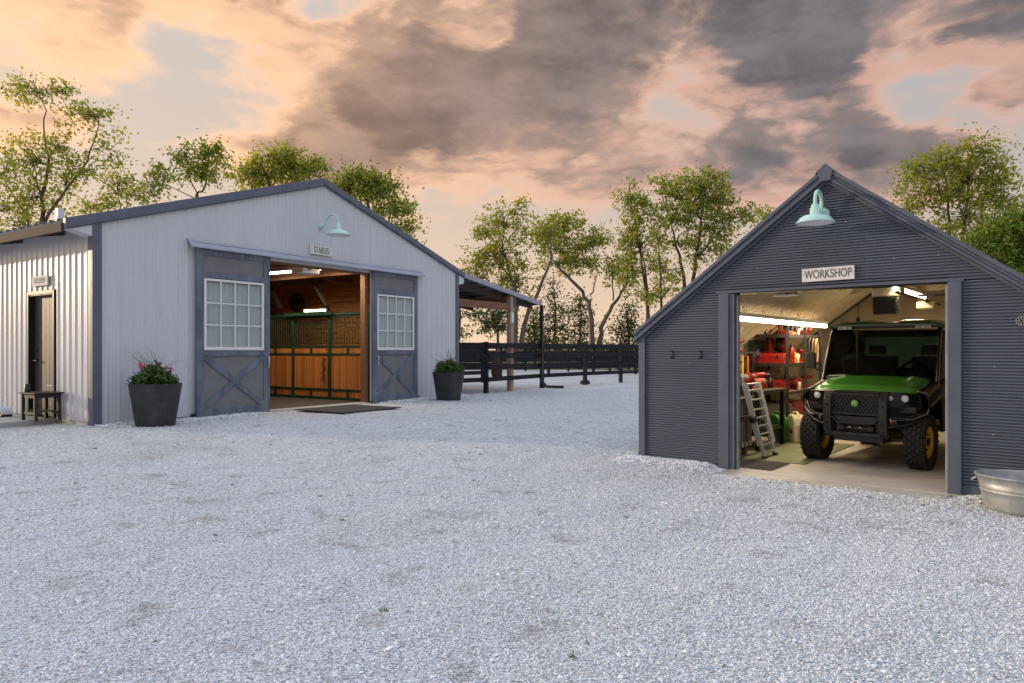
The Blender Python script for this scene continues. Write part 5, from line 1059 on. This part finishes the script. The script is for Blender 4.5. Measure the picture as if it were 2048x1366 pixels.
# ================================================================== TREES
def tree(name, label, Y, limbs, blobs, seed, leaf='leaf', bark='bark', size=.13, tint=.45, dens=1.05, group='trees behind the yard', cat='tree', clump=.25):
    r = np.random.default_rng(seed); rr = random.Random(seed)
    base = pix(limbs[0][0][0], HY, Y); B = Vector((base.x, Y, -.14))
    root = thing(name, label, cat, B, 0, group)
    mb = MB(); nodes = []
    def P(px, py, dy=0.0): q = pix(px, py, Y); return Vector((q.x, Y+dy, q.z))-B
    for li, lm in enumerate(limbs):
        pts = []; rad = []
        L = [(P(a, b_, dy), rd) for a, b_, dy, rd in lm]
        if li == 0: L[0] = (Vector((0, 0, -.1)), L[0][1])
        for i in range(len(L)-1):
            p0, p1, p2, p3 = L[max(i-1, 0)][0], L[i][0], L[i+1][0], L[min(i+2, len(L)-1)][0]
            for t in (0, .25, .5, .75):
                q = .5*((2*p1)+(-p0+p2)*t+(2*p0-5*p1+4*p2-p3)*t*t+(-p0+3*p1-3*p2+p3)*t**3)
                q = q+Vector((rr.gauss(0, .05), rr.gauss(0, .05), 0))*(1 if pts else 0); pts.append(q); rad.append(.62*(L[i][1]+(L[i+1][1]-L[i][1])*t))
        pts.append(L[-1][0]); rad.append(max(.015, L[-1][1])); mb.tube(pts, rad, 8)
        nodes += list(zip(pts, rad))[2:]
    V, Fs, T = [], [], []; off = 0
    for (px, py, rx, ry, n) in blobs:
        k = Y/F; c = P(px, py, rr.uniform(-.3, .3)*rx*k); RX, RZ = rx*k, ry*k; RY = (RX+RZ)*.45
        nd = min(nodes, key=lambda q: (q[0]-c).length+(.6*max(0, q[0].z-c.z)))
        mid = (nd[0]+c)/2+Vector((0, 0, .15*(c-nd[0]).length)); r0 = min(nd[1]*.6, .07)
        sub = [nd[0], nd[0]*.55+mid*.45, mid*.8+c*.2, c]; mb.tube(sub, [r0, r0*.8, r0*.55, r0*.35], 5, False)
        ncl = max(5, int(n*dens*2.0)); RX *= 1.12; RZ *= 1.15
        for j in range(ncl):
            d = r.normal(0, 1, 3); d /= np.linalg.norm(d); q = r.random()**.45*1.12
            e = c+Vector((d[0]*RX*q, d[1]*RY*q, d[2]*RZ*q)); s0 = sub[rr.choice((1, 2, 3))]
            if rr.random() < .75:
                m_ = (s0+e)/2+Vector((rr.gauss(0, .15), rr.gauss(0, .15), .1)); mb.tube([s0, m_, e], [.022, .015, .006], 3, False)
            nl = rr.randint(14, 30); ax = np.array(e-s0); ax = ax/(np.linalg.norm(ax)+1e-6); sp = clump*rr.uniform(.6, 1.4)
            C = np.array(e)+r.normal(0, 1, (nl, 3))*np.array([sp, sp, sp*.62])+ax[None]*r.normal(0, sp*.6, (nl, 1))
            v, f = leaf_quads(C, r.uniform(size*.45, size*1.0, nl), r, .15, .55); V.append(v); Fs.append(f+off); off += len(v)
            T.append(np.repeat(np.clip(r.normal(tint+rr.gauss(0, .18), .16, nl), 0, 1), 4))
    mb.build('trunk', bark, root)
    link(quick_mesh('crown', np.concatenate(V), np.concatenate(Fs), np.concatenate(T), leaf), 'crown', root)
    return root
tree('tall_tree', 'tallest airy tree at the far left behind the stables eave', 38, [[(85, 705, 0, .30), (88, 560, 0, .24), (83, 420, 0, .17), (86, 330, .4, .11), (78, 250, .5, .06), (72, 190, .5, .03)], [(86, 450, 0, .15), (130, 400, -.5, .11), (190, 330, -.8, .06), (215, 250, -.8, .03)], [(84, 400, 0, .1), (50, 340, .8, .06), (30, 290, .9, .03)], [(86, 520, 0, .14), (20, 420, 1, .08), (-30, 330, 1, .04)]],
     [(85, 190, 62, 28, 22), (30, 185, 28, 22, 8), (135, 185, 22, 20, 6), (195, 230, 35, 28, 15), (225, 300, 36, 32, 14), (170, 240, 22, 28, 7), (125, 300, 45, 40, 24), (60, 320, 50, 48, 34), (10, 340, 42, 50, 24), (60, 400, 62, 40, 34), (-10, 420, 50, 50, 24), (140, 370, 42, 38, 18), (190, 350, 38, 30, 12), (20, 450, 50, 30, 16)], 11, tint=.6, size=.13, dens=.62)
tree('sapling_tree', 'thin small tree just above the left stables roof beside the pipe', 34, [[(236, 705, 0, .10), (236, 480, 0, .07), (238, 400, 0, .03)], [(237, 450, 0, .05), (262, 380, .2, .02)]], [(235, 370, 26, 30, 11), (262, 390, 24, 26, 8), (215, 405, 18, 18, 5), (185, 415, 20, 16, 6)], 12, tint=.6, size=.11, clump=.2)
tree('young_tree', 'sparse young tree above the middle of the left roof slope', 36, [[(392, 705, 0, .14), (392, 420, 0, .10), (405, 380, 0, .07), (415, 310, .2, .03)], [(398, 400, 0, .06), (370, 330, .3, .03)], [(398, 400, 0, .05), (330, 370, -.2, .02)]], [(415, 310, 36, 30, 15), (372, 315, 26, 26, 9), (440, 300, 14, 16, 4), (395, 350, 34, 26, 12), (325, 350, 30, 20, 10), (305, 385, 22, 22, 7), (430, 350, 22, 20, 6)], 13, tint=.42, size=.12, clump=.22)
tree('broad_tree', 'dense yellow green tree left of the stables roof peak', 42, [[(545, 705, 0, .24), (545, 420, 0, .17), (530, 350, 0, .09), (520, 310, 0, .04)], [(545, 400, 0, .12), (590, 330, .4, .05)]], [(500, 340, 34, 30, 24), (560, 310, 36, 20, 16), (590, 335, 50, 30, 34), (535, 350, 50, 34, 34), (630, 345, 24, 20, 10)], 14, tint=.62, size=.14)
tree('leafy_tree', 'green tree right of the stables roof peak', 40, [[(740, 705, 0, .24), (740, 460, 0, .16), (730, 390, 0, .08), (715, 355, 0, .04)], [(740, 440, 0, .1), (790, 400, .3, .04), (822, 455, .3, .02)]], [(715, 360, 44, 24, 24), (745, 385, 44, 34, 34), (785, 425, 36, 30, 22), (690, 385, 30, 26, 16), (820, 460, 22, 26, 9), (760, 365, 30, 20, 10)], 15, tint=.45, size=.14)
tree('forked_tree', 'forked tree rising behind the lean-to roof', 50, [[(1034, 705, 0, .34), (1030, 640, 0, .28), (1034, 600, 0, .22), (1018, 540, 0, .16), (1005, 480, .4, .08), (1010, 430, .4, .03)], [(1040, 705, 0, .30), (1050, 640, 0, .24), (1078, 580, -.6, .18), (1100, 520, -.8, .10), (1098, 460, -.8, .04)], [(1022, 560, 0, .1), (985, 500, .5, .06), (965, 470, .5, .03)]],
     [(1010, 450, 46, 34, 20), (1040, 430, 26, 26, 9), (975, 460, 30, 26, 12), (965, 510, 34, 26, 14), (1005, 510, 48, 34, 24), (950, 530, 26, 20, 9), (1035, 560, 34, 34, 14), (1095, 470, 30, 28, 12), (1000, 560, 40, 22, 10)], 16, bark='bark_pale', tint=.55, size=.15)
tree('forked_tree', 'wide V trunk tree standing right of the black downspout', 52, [[(1186, 705, 0, .36), (1182, 640, 0, .28), (1172, 595, 0, .22), (1130, 550, -.6, .15), (1105, 520, -.8, .09), (1085, 470, -.8, .04)], [(1200, 705, 0, .34), (1205, 655, 0, .26), (1228, 610, .6, .20), (1252, 575, .8, .14), (1262, 540, .9, .06)], [(1180, 590, 0, .10), (1195, 555, .4, .06), (1190, 510, .4, .03)], [(1228, 600, .5, .10), (1226, 560, .5, .07), (1225, 520, .3, .03)]],
     [(1090, 470, 32, 34, 22), (1130, 445, 34, 24, 20), (1130, 490, 46, 32, 32), (1180, 480, 28, 28, 14), (1170, 525, 42, 26, 20), (1225, 545, 26, 24, 10), (1255, 560, 30, 22, 10), (1205, 480, 16, 14, 4), (1245, 520, 26, 20, 8), (1115, 530, 30, 16, 8)], 17, bark='bark_pale', tint=.58, size=.15)
tree('slender_tree', 'slender two stemmed tree over the low end of the workshop roof', 46, [[(1297, 705, 0, .24), (1296, 630, 0, .2), (1290, 570, 0, .15), (1275, 480, 0, .09), (1262, 400, 0, .03)], [(1298, 640, 0, .16), (1295, 560, .4, .11), (1288, 500, .4, .05)]], [(1260, 400, 26, 26, 13), (1275, 440, 34, 30, 20), (1290, 410, 16, 18, 5), (1280, 490, 38, 32, 18), (1265, 540, 34, 26, 12), (1310, 540, 22, 20, 6), (1250, 480, 20, 18, 6), (1285, 590, 30, 24, 6)], 18, tint=.5, size=.14)
tree('slender_tree', 'thin straight tree between the two stemmed tree and the full crowned tree', 44, [[(1324, 705, 0, .18), (1323, 600, 0, .13), (1318, 500, 0, .06), (1316, 460, 0, .03)]], [(1318, 480, 20, 34, 10), (1335, 540, 28, 26, 9), (1305, 590, 24, 20, 6), (1340, 580, 24, 20, 6)], 19, tint=.5, size=.13)
tree('full_tree', 'full crowned tall tree behind the left workshop roof slope', 45, [[(1372, 705, 0, .26), (1372, 620, 0, .22), (1362, 530, 0, .16), (1345, 450, .4, .08), (1325, 380, .4, .03)], [(1385, 705, 0, .28), (1384, 600, 0, .22), (1392, 520, 0, .17), (1400, 440, -.3, .10), (1420, 370, -.3, .03)], [(1392, 520, 0, .12), (1430, 470, -.6, .07), (1470, 430, -.6, .03)]],
     [(1325, 370, 22, 22, 9), (1355, 385, 34, 30, 20), (1395, 375, 40, 32, 32), (1430, 355, 28, 22, 14), (1430, 400, 46, 38, 44), (1375, 425, 52, 36, 40), (1470, 435, 30, 26, 14), (1420, 455, 46, 30, 28), (1340, 440, 26, 26, 9), (1500, 425, 18, 12, 5), (1400, 510, 46, 30, 18), (1365, 490, 30, 26, 8), (1440, 510, 30, 26, 10)], 20, tint=.48, size=.14, dens=.8)
tree('treetop', 'small leafy tip just showing above the workshop roof left of its peak', 40, [[(1545, 705, 0, .12), (1545, 480, 0, .07), (1548, 430, 0, .03)]], [(1540, 430, 20, 14, 5), (1560, 445, 24, 18, 7)], 27, tint=.4, size=.12)
tree('round_crowned_tree', 'tall round crowned tree behind the right workshop roof slope', 36, [[(1902, 705, 0, .2), (1900, 520, 0, .15), (1896, 420, 0, .09), (1890, 330, .2, .04)], [(1925, 705, 0, .24), (1924, 520, 0, .18), (1930, 420, 0, .12), (1945, 320, .3, .04)], [(1972, 705, .5, .2), (1974, 500, .5, .15), (1978, 420, .5, .09), (1990, 350, .5, .03)]],
     [(1945, 305, 40, 24, 20), (1890, 325, 50, 28, 32), (1830, 345, 32, 26, 16), (1985, 330, 36, 34, 20), (1930, 360, 66, 40, 60), (1865, 380, 44, 36, 28), (1815, 395, 28, 24, 9), (1990, 390, 44, 38, 30), (1820, 420, 20, 20, 7), (1925, 430, 60, 38, 40), (2025, 400, 26, 30, 12), (1880, 460, 30, 30, 10)], 21, tint=.52, size=.12, dens=.72)
tree('evergreen_tree', 'dense dark green tree at the right edge behind the workshop roof', 34, [[(2030, 705, 0, .24), (2030, 520, 0, .18), (2030, 450, 0, .08)]], [(2010, 470, 60, 30, 60), (1965, 490, 44, 26, 34), (2050, 450, 40, 40, 44), (2030, 520, 50, 30, 44), (2080, 500, 50, 50, 40), (1990, 520, 40, 22, 20)], 22, tint=.25, size=.13)
for (px, top, wd, lab, sd_, Yd) in ((1110, 560, 44, 'dark cedar behind the fence right of the downspout', 31, 58), (1160, 590, 50, 'dark cedar in front of the wide V trunk tree', 32, 56), (1257, 605, 36, 'small cedar behind the fence beside the workshop corner', 33, 55), (1068, 620, 34, 'dark cedar half hidden behind the downspout', 34, 60)):
    ht = 700-top; bl = []
    for k in range(6): f = k/5; bl.append((px+random.Random(sd_+k).uniform(-6, 6), top+8+f*ht*.80, wd*(.18+.82*f**.8), ht*.10, int(6+16*f)))
    tree('cedar_tree', lab, Yd, [[(px, 705, 0, .22), (px, top+ht*.5, 0, .12), (px, top, 0, .03)]], bl, sd_, 'leaf_dark', tint=.45, size=.14, group='cedars behind the fence', clump=.42, dens=.6)
tree('thin_trunk_tree', 'thin trunk with one drooping branch seen under the lean-to beside the wall', 44, [[(915, 705, 0, .16), (917, 600, 0, .12), (925, 540, 0, .06)], [(918, 620, 0, .05), (950, 628, .3, .02)]], [(945, 632, 28, 10, 8), (925, 665, 16, 14, 3), (940, 560, 30, 20, 5)], 25, tint=.35, size=.12, leaf='leaf_dark')
tree('thin_trunk_tree', 'small dark tree framed under the lean-to beside the wooden post', 46, [[(996, 705, 0, .16), (996, 660, 0, .13), (1000, 630, 0, .06)]], [(992, 640, 28, 18, 12), (980, 655, 20, 12, 6), (1012, 655, 16, 16, 5), (1000, 625, 26, 12, 7)], 26, tint=.35, size=.13, leaf='leaf_dark')
# far hedgerow and distant tree line
r = np.random.default_rng(77); V, Fs, T = [], [], []; off = 0
for k in range(900):
    x = r.uniform(-110, 130); y = 115+r.uniform(-4, 4)+.05*x; hgt = .9+.8*abs(math.sin(x*.13)+.5*math.sin(x*.37+1))
    C = np.array([x, y, r.uniform(.1, hgt)])+r.normal(0, .6, (30, 3))*np.array([1.2, 1, .6]); C[:, 2] = np.abs(C[:, 2])
    v, f = leaf_quads(C, r.uniform(.15, .4, 30), r, .1, .7); V.append(v); Fs.append(f+off); off += len(v); T.append(np.repeat(r.uniform(.1, .6, 30), 4))
tag(link(quick_mesh('distant_hedgerow', np.concatenate(V), np.concatenate(Fs), np.concatenate(T), 'leaf_dark'), 'distant_hedgerow'), 'low dark hedgerow along the far horizon', 'hedge', kind='stuff')
# grass tufts beyond the gravel
n = 26000; X = r.uniform(-40, 40, n); Y = r.uniform(48.5, 100, n); s = r.uniform(.06, .16, n); a = r.uniform(0, 3.14, n)
V = np.stack([np.stack([X-.03*np.cos(a), Y-.03*np.sin(a), np.full(n, -.14)], 1), np.stack([X+.03*np.cos(a), Y+.03*np.sin(a), np.full(n, -.14)], 1), np.stack([X+r.normal(0, .03, n), Y+r.normal(0, .03, n), -.14+s], 1)], 1).reshape(-1, 3)
tag(link(quick_mesh('paddock_grass', V, np.arange(3*n).reshape(-1, 3), np.repeat(r.uniform(.2, 1, n), 3), 'leaf_pot'), 'paddock_grass'), 'short green grass growing in the paddock beyond the gravel', 'grass', kind='stuff')
# a bird
p = pix(847, 377, 60); bd_ = thing('bird', 'tiny dark bird flying in the sky right of the stables roof', 'bird', p, .6)
MB().lathe([(.0001, -.12), (.03, -.08), (.045, 0), (.03, .07), (.0001, .12)], 8, Matrix.Rotation(R(90), 4, 'Y')).build('body', 'black_plastic', bd_); 
for sd_ in (-1, 1): MB().add([(.05, 0, .02), (-.05, 0, .02), (-.07, sd_*.16, .09), (-.12, sd_*.26, .03), (.0, sd_*.16, .1)], [(0, 1, 2, 4), (4, 2, 3)]).build('wing', 'black_plastic', bd_)

# little weeds in the gravel
V, T = [], []
for k in range(36):
    X, Y = sample_view(1, 3.2, 14); X, Y = float(X[0]), float(Y[0]); q = to_barn(X, Y); q2 = to_shop(X, Y)
    if q[1] > -.4 or q2[1] > -.5: continue
    for j in range(14):
        a = r.uniform(0, 6.28); l = r.uniform(.012, .035); zb = float(gz(X, Y))+.004; bx_, by_ = X+r.normal(0, .012), Y+r.normal(0, .012)
        V += [(bx_-.003, by_, zb), (bx_+.003, by_, zb), (bx_+l*.8*math.cos(a), by_+l*.8*math.sin(a), zb+l*.7)]; T += [r.uniform(.2, .8)]*3
V = np.array(V); tag(link(quick_mesh('gravel_weeds', V, np.arange(len(V)).reshape(-1, 3), np.array(T), 'leaf_pot'), 'gravel_weeds'), 'tiny green weeds sprouting through the gravel', 'weeds', kind='stuff')

# repeats of a kind share a group
GROUPS = {'planter': 'planters beside the stables', 'barn_lamp': 'mint gooseneck wall lamps', 'workshop_lamp': 'mint gooseneck wall lamps', 'paddock_fence': 'black board fences', 'board_fence': 'black board fences', 'round_pen': 'black board fences', 'tube_light': 'tube lights in the stables', 'shop_light': 'tube lights in the workshop', 'stables_sign': 'name boards over the doors', 'tack_room_sign': 'name boards over the doors', 'workshop_sign': 'name boards over the doors',
          'wall_hook': 'wall hooks on the workshop', 'cordless_drill': 'drills in the workshop', 'tool_box': 'tool boxes in the workshop', 'spray_can': 'cans and bottles on the shelves', 'circular_saw': 'saws in the workshop', 'nail_gun': 'nail guns in the workshop', 'hanging_tool': 'tools hanging under the wall shelf', 'fuel_jug': 'fuel jugs on the workshop floor', 'carton': 'cartons and cases in the workshop', 'case': 'cartons and cases in the workshop', 'hanging_strap': 'straps hanging from the shelf', 'long_tool': 'long handled tools against the wall'}
for o in list(bpy.data.objects):
    if o.parent is None and 'label' in o and 'group' not in o:
        k = o.name.split('.')[0]
        if k in GROUPS: o['group'] = GROUPS[k]
